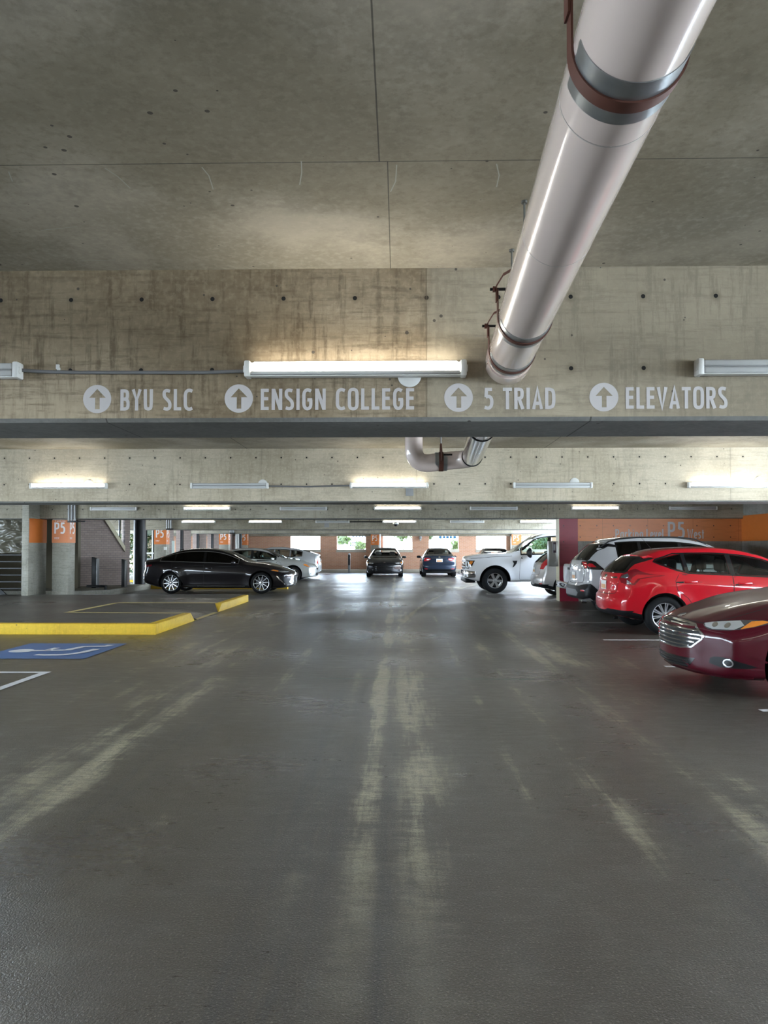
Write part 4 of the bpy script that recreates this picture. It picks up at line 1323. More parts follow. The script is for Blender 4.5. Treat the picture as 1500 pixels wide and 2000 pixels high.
class Car:
    def __init__(s, name, spec, pm, loc, rz, label, cat='car', group=None, res=1.0):
        s.sp = spec
        s.L = spec['L']; s.W = spec['W']; s.R = spec['R']
        s.pm = pm
        s.res = res
        for k in ('top', 'sh', 'bot', 'wid', 'rw'):
            setattr(s, k, pchip(spec[k]))
        s.pf = pchip(spec['pf']); s.pr = pchip(spec['pr'])
        s.xf = s.L / 2 - spec['fo']; s.xr = s.xf - spec['wb']
        s.root = empty(name, (loc[0], loc[1], 0), rz, label, cat, group)
        s.body()

    def section(s, t):
        bt, sh, tp, w, rw = s.bot(t), s.sh(t), s.top(t), s.wid(t), s.rw(t)
        a = max(.012, tp - sh)
        sw = w * .95
        zm = bt + .42 * (sh - bt)
        mid = (sw + rw) / 2 + .012
        pts = [(0, bt), (w * .5, bt), (w * .86, bt + .004), (w * .955, bt + .045), (w * .982, bt + .13), (w, zm), (w * .992, sh - .16 * (sh - bt)), (sw + .006, sh - .012),
               (sw - .012, sh + .03 * a + .008), (mid, sh + .42 * a), (rw, sh + .84 * a), (rw - .07, sh + .945 * a), (rw * .55, sh + .99 * a), (0, tp)]
        return pts

    def ring(s, t):
        P = s.section(t)
        Q = []
        n = len(P)
        sub = [1, 2, 2, 2, 3, 4, 3, 2, 4, 5, 3, 3, 4]
        for i in range(n - 1):
            p0 = P[i - 1] if i > 0 else (-P[1][0], P[1][1])
            p1, p2 = P[i], P[i + 1]
            p3 = P[i + 2] if i + 2 < n else (-P[n - 2][0], P[n - 2][1])
            k = max(1, round(sub[i] * (1 if s.res <= 1 else .6)))
            for j in range(k):
                u = j / k
                def cr(a, b, c, d):
                    return .5 * ((2 * b) + (-a + c) * u + (2 * a - 5 * b + 4 * c - d) * u * u + (-a + 3 * b - 3 * c + d) * u**3)
                if i in (0, 1, 2):
                    Q.append((p1[0] + (p2[0] - p1[0]) * u, p1[1] + (p2[1] - p1[1]) * u))
                else:
                    Q.append((cr(p0[0], p1[0], p2[0], p3[0]), cr(p0[1], p1[1], p2[1], p3[1])))
        Q.append(P[-1])
        return Q

    def warp(s, x, y, z):
        L = s.L
        t = L / 2 - x
        hw = s.W / 2
        T = s.sp.get('Tf', .95)
        a = smooth(1 - t / T)
        dx = -a * (s.sp['cf'] * min(1.05, abs(y) / hw) ** s.sp.get('ef', 2.4) + s.pf(z))
        T2 = s.sp.get('Tr', .9)
        b = smooth(1 - (L - t) / T2)
        dx += b * (s.sp['cr'] * min(1.05, abs(y) / hw) ** 2.6 + s.pr(z))
        dz = 0.
        # wheel-arch swell and hood ridges
        sg = 1 if y > 0 else -1
        if abs(y) > .55 * hw:
            for xa in (s.xf, s.xr):
                d = math.hypot(x - xa, z - s.R) - s.R
                k = smooth(1 - max(0, d) / .26) if d < .26 else 0
                y += sg * k * s.sp.get('flare', .022) * smooth((abs(y) - .55 * hw) / (.3 * hw))
            mz = s.sp.get('crease', None)
            if mz:
                zc = mz[0] + mz[1] * (t - s.L / 2)
                y += sg * mz[2] * math.exp(-((z - zc) / .045) ** 2) * smooth((t - .6) / .5) * smooth((s.L - .3 - t) / .5)
                y -= sg * mz[2] * 1.3 * math.exp(-((z - .40) / .10) ** 2) * smooth((t - 1.2) / .5) * smooth((s.L - 1.2 - t) / .5)
        hr = s.sp.get('ridge')
        if hr and z > s.sh(min(t, hr[1])) - .02 and t < hr[1] + .3:
            e = math.exp(-((abs(y) - hr[0] - .10 * t) / .055) ** 2)
            dz = hr[2] * e * smooth(t / .25) * smooth((hr[1] + .1 - t) / .4)
        return (x + dx, y, z + dz)

    def body(s):
        L = s.L
        st = [0, .003, .01, .02, .035, .05]
        step = .045 * s.res
        n = int((L - .1) / step)
        ts = st + [.05 + (L - .1) * (i + 1) / (n + 1) for i in range(n)] + [L - a for a in st[::-1]]
        r = .05
        bm = bmesh.new()
        def insets(t):
            e = min(t, L - t)
            return r - math.sqrt(max(0, r * r - (r - e) ** 2)) if e < r else 0
        rings = []
        def add_ring(t, sc):
            H = s.ring(t)
            zc = (s.top(t) + s.bot(t)) / 2
            d = insets(t)
            hz = (s.top(t) - s.bot(t)) / 2; hw = s.wid(t)
            fy = (1 - d / hw) * sc; fz = (1 - d / hz) * sc
            half = [(y * fy, zc + (z - zc) * fz) for y, z in H]
            full = half + [(-y, z) for y, z in half[-2:0:-1]]
            vs = []
            for y, z in full:
                vs.append(bm.verts.new(s.warp(L / 2 - t, y, z)))
            rings.append(vs)
        caps = [.12, .3, .48, .64, .78, .9, .96]
        for c in caps: add_ring(0, c)
        for t in ts: add_ring(t, 1)
        for c in caps[::-1]: add_ring(L, c)
        k = len(rings[0])
        for a, b in zip(rings, rings[1:]):
            for i in range(k):
                bm.faces.new((a[i], a[(i + 1) % k], b[(i + 1) % k], b[i]))
        for rg in (rings[0], rings[-1]):
            c = bm.verts.new(sum((v.co for v in rg), Vector()) / k)
            for i in range(k):
                bm.faces.new((c, rg[i], rg[(i + 1) % k]))
        bmesh.ops.recalc_face_normals(bm, faces=bm.faces[:])
        me = bpy.data.meshes.new('body')
        bm.to_mesh(me); bm.free()
        for p in me.polygons: p.use_smooth = True
        s.bvh_me = me
        s.verts = [v.co.copy() for v in me.vertices]
        s.vn = [Vector(v.normal) for v in me.vertices]
        s.polys = [tuple(p.vertices) for p in me.polygons]
        s.bvh = BVHTree.FromPolygons(s.verts, s.polys)
        s.bo = link('body', me, s.root, [s.pm, M_under])
        s.cut = []

    # ---------------- ray helpers; phi: 0 front, 90 left side, 180 rear, -90 right side
    def frame(s, phi):
        a = math.radians(phi)
        return Vector((-math.cos(a), -math.sin(a), 0)), Vector((-math.sin(a), math.cos(a), 0))

    def hit(s, phi, u, z, back=None):
        d, ua = s.frame(phi)
        o = ua * u - d * 4 + Vector((0, 0, z))
        if back is not None: o += back
        loc, nor, idx, dist = s.bvh.ray_cast(o, d)
        if loc is None: return None, None
        vs = s.polys[idx]
        w = poly_3d_calc([s.verts[i] for i in vs], loc)
        nn = Vector()
        for wi, i in zip(w, vs): nn += s.vn[i] * wi
        nn.normalize()
        return loc, nn

    def hit_top(s, t, y):
        loc, nor, idx, dist = s.bvh.ray_cast(Vector((s.L / 2 - t, y, 4)), Vector((0, 0, -1)))
        if loc is None: return None, None
        vs = s.polys[idx]
        w = poly_3d_calc([s.verts[i] for i in vs], loc)
        nn = Vector()
        for wi, i in zip(w, vs): nn += s.vn[i] * wi
        return loc, nn.normalized()

    def panel(s, name, phi, poly, m, off=.004, res=.05, hole=None, parent=None, depth=.012, mirror=False, label=None):
        """outline poly in (u, z) laid on the body surface, seen from direction phi ('top': u = t, z = y)"""
        res *= s.res
        if mirror:
            poly = [(-u, z) for u, z in poly] if phi != 'top' else [(u, -z) for u, z in poly]
            if hole: hole = [(-u, z) for u, z in hole] if phi != 'top' else [(u, -z) for u, z in hole]
            if phi != 'top': phi = -phi
        pts = []
        def ringpts(pl):
            out = []
            n = len(pl)
            for i in range(n):
                a, b = pl[i], pl[(i + 1) % n]
                k = max(1, int(math.hypot(b[0] - a[0], b[1] - a[1]) / res))
                for j in range(k):
                    out.append((a[0] + (b[0] - a[0]) * j / k, a[1] + (b[1] - a[1]) * j / k))
            return out
        o = ringpts(poly)
        V = list(o)
        E = [(i, (i + 1) % len(o)) for i in range(len(o))]
        if hole:
            h = ringpts(hole)
            b0 = len(V)
            V += h
            E += [(b0 + i, b0 + (i + 1) % len(h)) for i in range(len(h))]
        us = [p[0] for p in poly]; zs = [p[1] for p in poly]
        nu = int((max(us) - min(us)) / res); nz = int((max(zs) - min(zs)) / res)
        ins = grow(poly, -res * .35) if not hole else None
        for i in range(1, nu + 1):
            for j in range(1, nz + 1):
                q = (min(us) + (max(us) - min(us)) * (i - .5) / max(1, nu), min(zs) + (max(zs) - min(zs)) * (j - .5) / max(1, nz))
                if inpoly(q, ins or poly) and not (hole and inpoly(q, grow(hole, res * .3))): V.append(q)
        r = delaunay_2d_cdt([Vector(v) for v in V], E, [], 0, 1e-6)
        v2, faces = r[0], r[2]
        fs = []
        for f in faces:
            c = sum((Vector(v2[i]) for i in f), Vector((0, 0))) / len(f)
            if inpoly(c, poly) and not (hole and inpoly(c, hole)): fs.append(tuple(f))
        P, N = [], []
        last = None
        for q in v2:
            if phi == 'top': l, nn = s.hit_top(q[0], q[1])
            else: l, nn = s.hit(phi, q[0], q[1])
            P.append(l); N.append(nn)
        bad = {i for i, p in enumerate(P) if p is None}
        fs = [f for f in fs if not any(i in bad for i in f)]
        # drop faces that bridge a depth jump
        fs = [f for f in fs if max((P[a] - P[b]).length for a in f for b in f) < .35]
        used = sorted({i for f in fs for i in f})
        if not used: return None
        mp = {i: k for k, i in enumerate(used)}
        verts = [P[i] + N[i] * off for i in used]
        nrm = [N[i] for i in used]
        F = [tuple(mp[i] for i in f) for f in fs]
        # orient outward
        f0 = F[0]
        ec = {}
        outF = []
        for f in F:
            a, b, c = (verts[i] for i in f[:3])
            if (b - a).cross(c - a).dot(nrm[f[0]]) < 0: f = f[::-1]
            outF.append(f)
            for i in range(len(f)):
                ec[(f[i], f[(i + 1) % len(f)])] = 1
        nb = {}
        for (a, b) in list(ec):
            if (b, a) not in ec:
                for k in (a, b):
                    if k not in nb:
                        nb[k] = len(verts)
                        verts.append(verts[k] - nrm[k] * depth)
                        nrm.append(nrm[k])
                outF.append((b, a, nb[a], nb[b]))
        me = bpy.data.meshes.new(name)
        me.from_pydata(verts, [], outF)
        for p in me.polygons: p.use_smooth = True
        me.normals_split_custom_set_from_vertices(nrm)
        ob = link(name, me, parent if parent is not None else s.root, m)
        if label: ob['label'] = label
        return ob

    def both(s, name, phi, poly, m, **kw):
        a = s.panel(name, phi, poly, m, **kw)
        b = s.panel(name, phi, poly, m, mirror=True, **kw)
        return a, b

    def side(s, poly):          # (t, z) -> (u, z) for phi = 90
        return [(t - s.L / 2, z) for t, z in poly]

    def band(s, t0, t1, lo=.035, hi=.80, n=10, drop=.02, slant0=0., slant1=0.):
        """side-window outline between t0 and t1 following beltline and roof"""
        low, up = [], []
        for i in range(n + 1):
            t = t0 + (t1 - t0) * i / n
            zl = s.sh(t) + lo
            zu = max(zl + .004, s.sh(t) + hi * (s.top(t) - s.sh(t)) - drop)
            k = i / n
            low.append((t, zl)); up.append((t + slant0 * (1 - k) + slant1 * k, zu))
        return low + up[::-1]

    def cutters(s, cabin, sidewins, screens):
        """cabin=(t0,t1); sidewins: outlines (t,z); screens: [(poly(y,z), t_inner, t_outer)]"""
        def cut(fill):
            bm = bmesh.new()
            fill(bm)
            bmesh.ops.recalc_face_normals(bm, faces=bm.faces[:])
            for f in bm.faces: f.material_index = 1
            me = bpy.data.meshes.new('cut'); bm.to_mesh(me); bm.free()
            me.materials.append(s.pm); me.materials.append(M_under)
            o = bpy.data.objects.new('cut', me); COL.objects.link(o)
            o.matrix_world = s.root_matrix()
            return o
        L = s.L
        def A(bm):
            ra = s.R + s.sp.get('gap', .05)
            for xa in (s.xf, s.xr):
                for sg in (1, -1):
                    y0, y1 = (s.W / 2 - .30) * sg, (s.W / 2 + .25) * sg
                    pol = [(xa + ra * math.cos(2 * PI * k / 40), s.R + .005 + ra * math.sin(2 * PI * k / 40)) for k in range(40)]
                    prism(bm, pol, lambda u, v, d: (u, d, v), y0, y1)
            if cabin:
                rings = []
                N = 26
                for i in range(N + 1):
                    t = cabin[0] + (cabin[1] - cabin[0]) * i / N
                    a = s.top(t) - s.sh(t); sh = s.sh(t); w = s.wid(t); rw = s.rw(t)
                    mid = (w * .95 + rw) / 2
                    zf = .42
                    h = [(0, zf), (w - .16, zf), (w - .14, sh - .10), (w * .95 - .075, sh), (mid - .06, sh + .42 * a - .01), (rw - .055, sh + .80 * a - .02), (rw * .5, sh + .97 * a - .045), (0, sh + a - .05)]
                    full = h + [(-y, z) for y, z in h[-2:0:-1]]
                    rings.append([bm.verts.new(s.warp(L / 2 - t, y, max(z, zf))) for y, z in full])
                k = len(rings[0])
                for a_, b_ in zip(rings, rings[1:]):
                    for i in range(k):
                        bm.faces.new((a_[i], a_[(i + 1) % k], b_[(i + 1) % k], b_[i]))
                bm.faces.new(rings[0]); bm.faces.new(rings[-1][::-1])
        def B(bm):
            for w in sidewins:
                prism(bm, [(L / 2 - t, z) for t, z in w], lambda u, v, d: (u, d, v), -1.4, 1.4)
        def C(bm):
            for poly, ti, to in screens:
                prism(bm, poly, lambda u, v, d: (d, u, v), L / 2 - ti, L / 2 - to)
        obs = [cut(A)]
        if cabin:
            if sidewins: obs.append(cut(B))
            if screens: obs.append(cut(C))
        for i, c in enumerate(obs):
            md = s.bo.modifiers.new('cut', 'BOOLEAN')
            md.operation = 'DIFFERENCE'; md.object = c; md.solver = 'EXACT'
        bpy.context.view_layer.update()
        dg = bpy.context.evaluated_depsgraph_get()
        me = bpy.data.meshes.new_from_object(s.bo.evaluated_get(dg))
        s.bo.modifiers.clear()
        if len(me.polygons) > 100:
            s.bo.data = me
            me.name = 'body'
            me.set_sharp_from_angle(angle=math.radians(42))
        else:
            print('BOOLEAN FAILED', s.root.name)
        for c in obs: bpy.data.objects.remove(c)

    def root_matrix(s):
        return Matrix.Translation(s.root.location) @ Matrix.Rotation(s.root.rotation_euler.z, 4, 'Z')

    # ---------------- standard pieces
    def wheels(s, style='multi', n=10, rim=.62, m=None, capm=None, flat=.0):
        m = m or M_alloy
        R = s.R; Wt = s.sp.get('tw', .215)
        rr = R * rim
        bm = bmesh.new()
        h = Wt / 2
        lathe(bm, [(rr, -h + .01), (rr + .015, -h), (R - .05, -h), (R - .02, -h + .012), (R - .004, -h + .035), (R, -h + .05), (R, h - .05), (R - .004, h - .035), (R - .02, h - .012), (R - .05, h), (rr + .015, h), (rr, h - .01)], 'y', 56, closed=True)
        # tread grooves read as sidewall rings
        tm = bpy.data.meshes.new('tire'); bmesh.ops.recalc_face_normals(bm, faces=bm.faces[:]); bm.to_mesh(tm); bm.free()
        tm.materials.append(M_tire)
        for p in tm.polygons: p.use_smooth = True
        tm.set_sharp_from_angle(angle=math.radians(50))
        rm = {}
        for sg in (1, -1):
            bm = bmesh.new()
            yo = sg * (h - .012)
            lathe(bm, [(rr + .004, yo), (rr - .012, yo - sg * .004), (rr - .018, yo - sg * .03), (rr - .018, yo - sg * .12), (rr + .004, yo - sg * .12)], 'y', 48, closed=True)
            # spokes
            def spoke(a, w0, w1, dy0=.012, dy1=.004, r0=.045):
                c, s_ = math.cos(a), math.sin(a)
                q = []
                for (r_, w_, dy) in ((r0, w0, dy0), (rr - .012, w1, dy1)):
                    for e in (-1, 1):
                        x = r_ * c - e * w_ * s_; z = r_ * s_ + e * w_ * c
                        q.append((x, z, dy))
                vs = []
                for yy in (0, -.03):
                    for (x, z, dy) in q:
                        vs.append(bm.verts.new((x, yo - sg * (dy) + sg * yy, z)))
                for f in ((0, 1, 3, 2), (4, 6, 7, 5), (0, 2, 6, 4), (1, 5, 7, 3), (2, 3, 7, 6), (0, 4, 5, 1)):
                    bm.faces.new([vs[i] for i in f])
            for i in range(n):
                a = 2 * PI * i / n + .1
                if style == 'multi': spoke(a, .012, .008)
                elif style == 'twin':
                    spoke(a - .11, .010, .009); spoke(a + .11, .010, .009)
                elif style == 'wide': spoke(a, .030, .045)
                elif style == 'vee':
                    spoke(a - .02, .012, .010); spoke(a + .16, .010, .008)
            lathe(bm, [(.0, yo - sg * .002), (.04, yo - sg * .004), (.062, yo - sg * .014), (.064, yo - sg * .05), (.0, yo - sg * .05)], 'y', 24)
            bmesh.ops.recalc_face_normals(bm, faces=bm.faces[:])
            me = bpy.data.meshes.new('rim'); bm.to_mesh(me); bm.free(); me.materials.append(m)
            for p in me.polygons: p.use_smooth = True
            me.set_sharp_from_angle(angle=math.radians(30))
            bm = bmesh.new()
            lathe(bm, [(.0, yo - sg * .06), (rr * .72, yo - sg * .06), (rr * .72, yo - sg * .075), (.0, yo - sg * .075)], 'y', 32)
            bmesh.ops.recalc_face_normals(bm, faces=bm.faces[:])
            md = bpy.data.meshes.new('brake_disc'); bm.to_mesh(md); bm.free(); md.materials.append(M_alloy_dk)
            rm[sg] = (me, md)
        for xa in (s.xf, s.xr):
            for sg in (1, -1):
                w = bpy.data.objects.new('wheel', tm); COL.objects.link(w); w.parent = s.root
                w.location = (xa, sg * (s.W / 2 - h - s.sp.get('inset', .012)), R)
                for nm, me in zip(('rim', 'brake_disc'), rm[sg]):
                    o = bpy.data.objects.new(nm, me); COL.objects.link(o); o.parent = w
        # axle/underbody so that the floor pan is not hollow to the eye
        return

    def door(s, poly, handle=None, hm=None, m=None):
        """poly in (t, z)"""
        u = s.side(poly)
        for mir in (False, True):
            d = s.panel('door', 90, u, m or s.pm, off=.0035, res=.06, mirror=mir)
            if d is None: continue
            s.panel('door_gap', 90, grow(u, .007), M_seam, off=.0022, res=.05, mirror=mir, parent=d, depth=.004)
            if handle:
                t, z = handle
                p, nn = s.hit(90, t - s.L / 2, z)
                if p is None: continue
                sg = -1 if mir else 1
                bm = bmesh.new()
                box(bm, -.115, .115, -.012, .016, -.022, .022, .012)
                for v in bm.verts:
                    v.co.y += .022 - .9 * v.co.x ** 2 * 1.6
                    v.co.y *= sg
                o = build('door_handle', bm, hm or s.pm, d, 40)
                o.location = (p.x, p.y * sg, p.z)

    def mirrors(s, t, z, out=.13, sz=(.09, .11, .065), m=None):
        for sg in (1, -1):
            p, nn = s.hit(90, t - s.L / 2, z)
            y = p.y if p else s.W / 2
            bm = bmesh.new()
            bmesh.ops.create_uvsphere(bm, u_segments=20, v_segments=12, radius=1)
            for v in bm.verts:
                c = v.co
                f = 1 - .35 * max(0, c.x)
                c.x, c.y, c.z = (abs(c.x) ** .8 * (1 if c.x > 0 else -1) * sz[0] if c.x > 0 else c.x * .25 * sz[0]), abs(c.y) ** .7 * (1 if c.y > 0 else -1) * sz[1] * f, abs(c.z) ** .7 * (1 if c.z > 0 else -1) * sz[2] * f
                c.y += out; c.z += .05
                c.x -= .02 * (c.y / sz[1])
                c.y = c.y * sg
            o = build('side_mirror', bm, m or s.pm, s.root, 50)
            o.location = (s.L / 2 - t, sg * (y - .02), z)
            bm = bmesh.new()
            box(bm, -.03, .03, 0 if sg > 0 else -out, out if sg > 0 else 0, .0, .03, .008)
            q = build('mirror_arm', bm, M_blk, o, 40)

    def seats(s, tf, m=None, rear=True, z=.45, tb=None):
        m = m or M_seat
        rows = [(tf, (-.37, .37), .25)]
        if rear: rows.append((tb or tf + .95, (-.34, .34), .30))
        for t, ys, hw in rows:
            for y in ys:
                bm = bmesh.new()
                x = s.L / 2 - t
                box(bm, x - .1, x + .40, y - hw, y + hw, z, z + .14, .05, 3)
                vs = box(bm, x - .20, x - .05, y - hw * .92, y + hw * .92, z + .1, z + .56, .05, 3)
                bmesh.ops.transform(bm, matrix=Matrix.Shear('XY', 4, (-.22, 0)), verts=vs) if False else None
                box(bm, x - .22, x - .12, y - .13, y + .13, z + .60, z + .80, .04, 3)
                box(bm, x - .18, x - .16, y - .06, y - .045, z + .5, z + .65)
                box(bm, x - .18, x - .16, y + .045, y + .06, z + .5, z + .65)
                build('seat', bm, m, s.root, 40)
        x = s.L / 2 - tf
        bm = bmesh.new()
        box(bm, x + .62, x + .95, -.66, .66, z + .12, z + .42, .06, 3)
        build('dashboard', bm, M_dash, s.root, 40)
        bm = bmesh.new()
        lathe(bm, [(.17, -.012), (.185, -.012), (.185, .012), (.17, .012)], 'x', 28, closed=True)
        box(bm, -.01, .01, -.17, .17, -.02, .02); 
        o = build('steering_wheel', bm, M_blk, s.root, 40)
        o.location = (x + .52, .37, z + .38); o.rotation_euler = (0, -.4, 0)

    def plate(s, phi, z, w=.305, h=.152, m=None, u=0):
        p, nn = s.hit(phi, u, z)
        sg = 1 if phi == 0 else -1
        x = p.x + sg * .008
        o = BX('license_plate', x - .004, x + .004, p.y - w / 2, p.y + w / 2, z - h / 2, z + h / 2, M_white_p, s.root)
        BX('plate_picture', x + sg * .0042 - .0004, x + sg * .0042 + .0004, p.y - w / 2 + .02, p.y + w / 2 - .02, z - h / 2 + .015, z + .01, m or M_orange_p, o)
        return o

# ------------------------------------------------------------------ shapes of the cars
def spec_sedan(**kw):
    L = kw.get('L', 4.87); H = kw.get('H', 1.47)
    k = L / 4.87; h = H / 1.47
    d = dict(L=L, W=1.85, R=.335, fo=.98 * k, wb=2.85 * k, cf=.26, cr=.20, tw=.235,
        top=[(0, .68), (.06, .72), (.3, .82), (.7, .905), (1.15, .975), (1.42, 1.02), (1.75, 1.17), (2.15, 1.355), (2.45, 1.43), (2.85, 1.468), (3.25, 1.455), (3.65, 1.39), (4.05, 1.255), (4.4, 1.135), (4.62, 1.10), (4.80, 1.075), (4.87, 1.03)],
        sh=[(0, .64), (.4, .74), (.9, .83), (1.4, .895), (2, .93), (3, .965), (4, .995), (4.6, 1.0), (4.87, .95)],
        bot=[(0, .21), (.3, .17), (1, .17), (4.2, .19), (4.6, .24), (4.87, .33)],
        wid=[(0, .865), (.3, .895), (.9, .915), (2.5, .925), (4, .92), (4.5, .90), (4.87, .86)],
        rw=[(0, .60), (1.0, .66), (1.5, .665), (2.2, .595), (3.2, .58), (4.0, .60), (4.4, .68), (4.87, .70)],
        pf=[(.1, .10), (.2, .015), (.35, .0), (.55, .0), (.72, .06), (.85, .14)],
        pr=[(.2, .10), (.45, .0), (.6, .0), (.8, .05), (1.0, .04), (1.1, .05)],
        flare=.02, crease=(.72, .03, .012), ridge=(.42, 1.3, .012))
    for c in ('top', 'sh', 'bot', 'wid', 'rw'):
        d[c] = [(a * k, b * (h if c in ('top',) and b > 1 else 1)) for a, b in d[c]]
    d.update({a: b for a, b in kw.items() if a not in ('L', 'H')})
    return d

def sedan_cabin(c, gm=M_gl, gside=None, grear=None, k=None, winmat=None, t0=1.72, t1=4.12, cowl=1.05, rb=1.14, pill=(2.78, 3.72), chrome=None, seatm=None, pil_m=None):
    """windows, windscreens, seats of a three-box car"""
    k = c.L / 4.87; h = c.top(2.9 * k) / 1.468
    gside = gside or gm; grear = grear or gm
    t0 *= k; t1 *= k
    segs = []
    B, C = pill[0] * k, pill[1] * k
    segs.append(c.band(t0, B - .03, n=12))
    segs.append(c.band(B + .05, C - .02, n=12))
    segs.append(c.band(C + .03, t1, n=8))
    shrunk = [grow(p, -.008) for p in segs]
    ztop_f = c.top(2.3 * k) - .03
    ws = mir2([(0, cowl * 1.0), (.60, cowl * 1.0), (.67, cowl + .02), (.60, (cowl + ztop_f) / 2 + .03), (.525, ztop_f - .02), (.50, ztop_f), (0, ztop_f + .015)])[:-1]
    ws = [(0, cowl)] + ws[1:]
    zr = c.top(3.55 * k) - .03
    rw = [(0, rb), (.58, rb), (.63, rb + .02), (.53, zr - .02), (.50, zr), (0, zr + .012), (-.50, zr), (-.53, zr - .02), (-.63, rb + .02), (-.58, rb)]
    c.cutters((1.62 * k, 4.15 * k), shrunk, [(ws, 2.6 * k, -.3), (rw, 3.1 * k, c.L + .3)])
    allband = c.band(t0 - .07, t1 + .07, lo=.02, hi=.86, drop=.01, n=20)
    for sgn in (False, True):
        for sgm in segs:
            w = c.panel('side_window', 90, c.side(grow(sgm, .006)), gside, off=.003, res=.08, mirror=sgn, depth=.006)
        # gloss black pillars around the glass
        for a, b in ((B - .03, B + .05), (C - .02, C + .03)):
            c.panel('window_pillar', 90, c.side(c.band(a - .004, b + .004, n=2)), pil_m or M_gblk, off=.004, mirror=sgn, depth=.006)
        if chrome:
            up = [(t, c.sh(t) + .035) for t in np.linspace(t0, t1, 14)]
            top = [(t, max(c.sh(t) + .04, c.sh(t) + .80 * (c.top(t) - c.sh(t)) - .018)) for t in np.linspace(t1, t0, 18)]
            c.panel('window_trim', 90, c.side(grow(up + top, .016)), chrome, off=.006, res=.06, mirror=sgn, hole=c.side(grow(up + top, .002)), depth=.006)
        else:
            c.panel('window_trim', 90, c.side(grow(c.band(t0, t1, n=20), .014)), M_gblk, off=.0035, res=.06, mirror=sgn, hole=c.side(grow(c.band(t0, t1, n=20), -.001)), depth=.006)
    c.panel('windshield', 0, ws, gm, off=.003, res=.07, depth=.006)
    c.panel('windshield_frame', 0, grow(ws, .03), M_gblk, off=.002, hole=grow(ws, -.004), res=.07, depth=.006)
    c.panel('rear_window', 180, rw, grear, off=.003, res=.07, depth=.006)
    c.panel('rear_window_frame', 180, grow(rw, .025), M_gblk, off=.002, hole=grow(rw, -.004), res=.07, depth=.006)
    c.seats(2.55 * k, seatm)
    # doors
    b_ = c.bot
    f = [(1.42 * k, .34), (1.45 * k, .24), (B, .24), (B, c.sh(B) + .018), (2.2 * k, c.sh(2.2 * k) + .012), (t0 + .05, c.sh(t0) + .012), (1.50 * k, .80)]
    r_ = [(B + .015, .24), (B + .60, .24), (B + .70, .40), (B + .86, .62), (B + 1.02, .74), (B + 1.04, c.sh(B + 1.04) + .012), (B + .015, c.sh(B) + .018)]
    c.door(f, (B - .14, .80)); c.door(r_, (B + .86, .83))
    c.mirrors(t0 + .12, .93)
    # hood shut line
    hl = [(.10, .0), (.12, .35), (.20, .58), (.5, .66), (1.0, .72), (1.38, .74)]
    hl = chaikin(hl, 2, False)
    c.panel('hood_gap', 'top', strip(hl, .008), M_seam, off=.0012, depth=.003)
    c.panel('hood_gap', 'top', strip(hl, .008), M_seam, off=.0012, depth=.003, mirror=True)

P_maroon = paint('maroon_paint', (.050, .001, .006), .0, .3)
P_maroon.node_tree.nodes['Principled BSDF'].inputs['Coat Weight'].default_value = .65
P_red = paint('red_paint', (.40, .005, .012), .0, .3)
P_white = paint('white_paint', (.37, .36, .36), .0, .35)
P_white2 = paint('pickup_white_paint', (.54, .525, .52), .0, .35)
P_black = paint('black_paint', (.012, .012, .014), .3, .3)
P_camry = paint('charcoal_paint', (.010, .008, .009), .3, .3)
P_silver = paint('silver_paint', (.56, .57, .55), .6, .33)
P_prius = paint('bright_silver_paint', (.60, .61, .63), .5, .33)
P_blue = paint('dark_blue_paint', (.014, .022, .040), .4, .3)
P_grey = paint('grey_paint', (.22, .23, .24), .6, .33)
P_champ = paint('champagne_silver_paint', (.42, .39, .37), .6, .33)

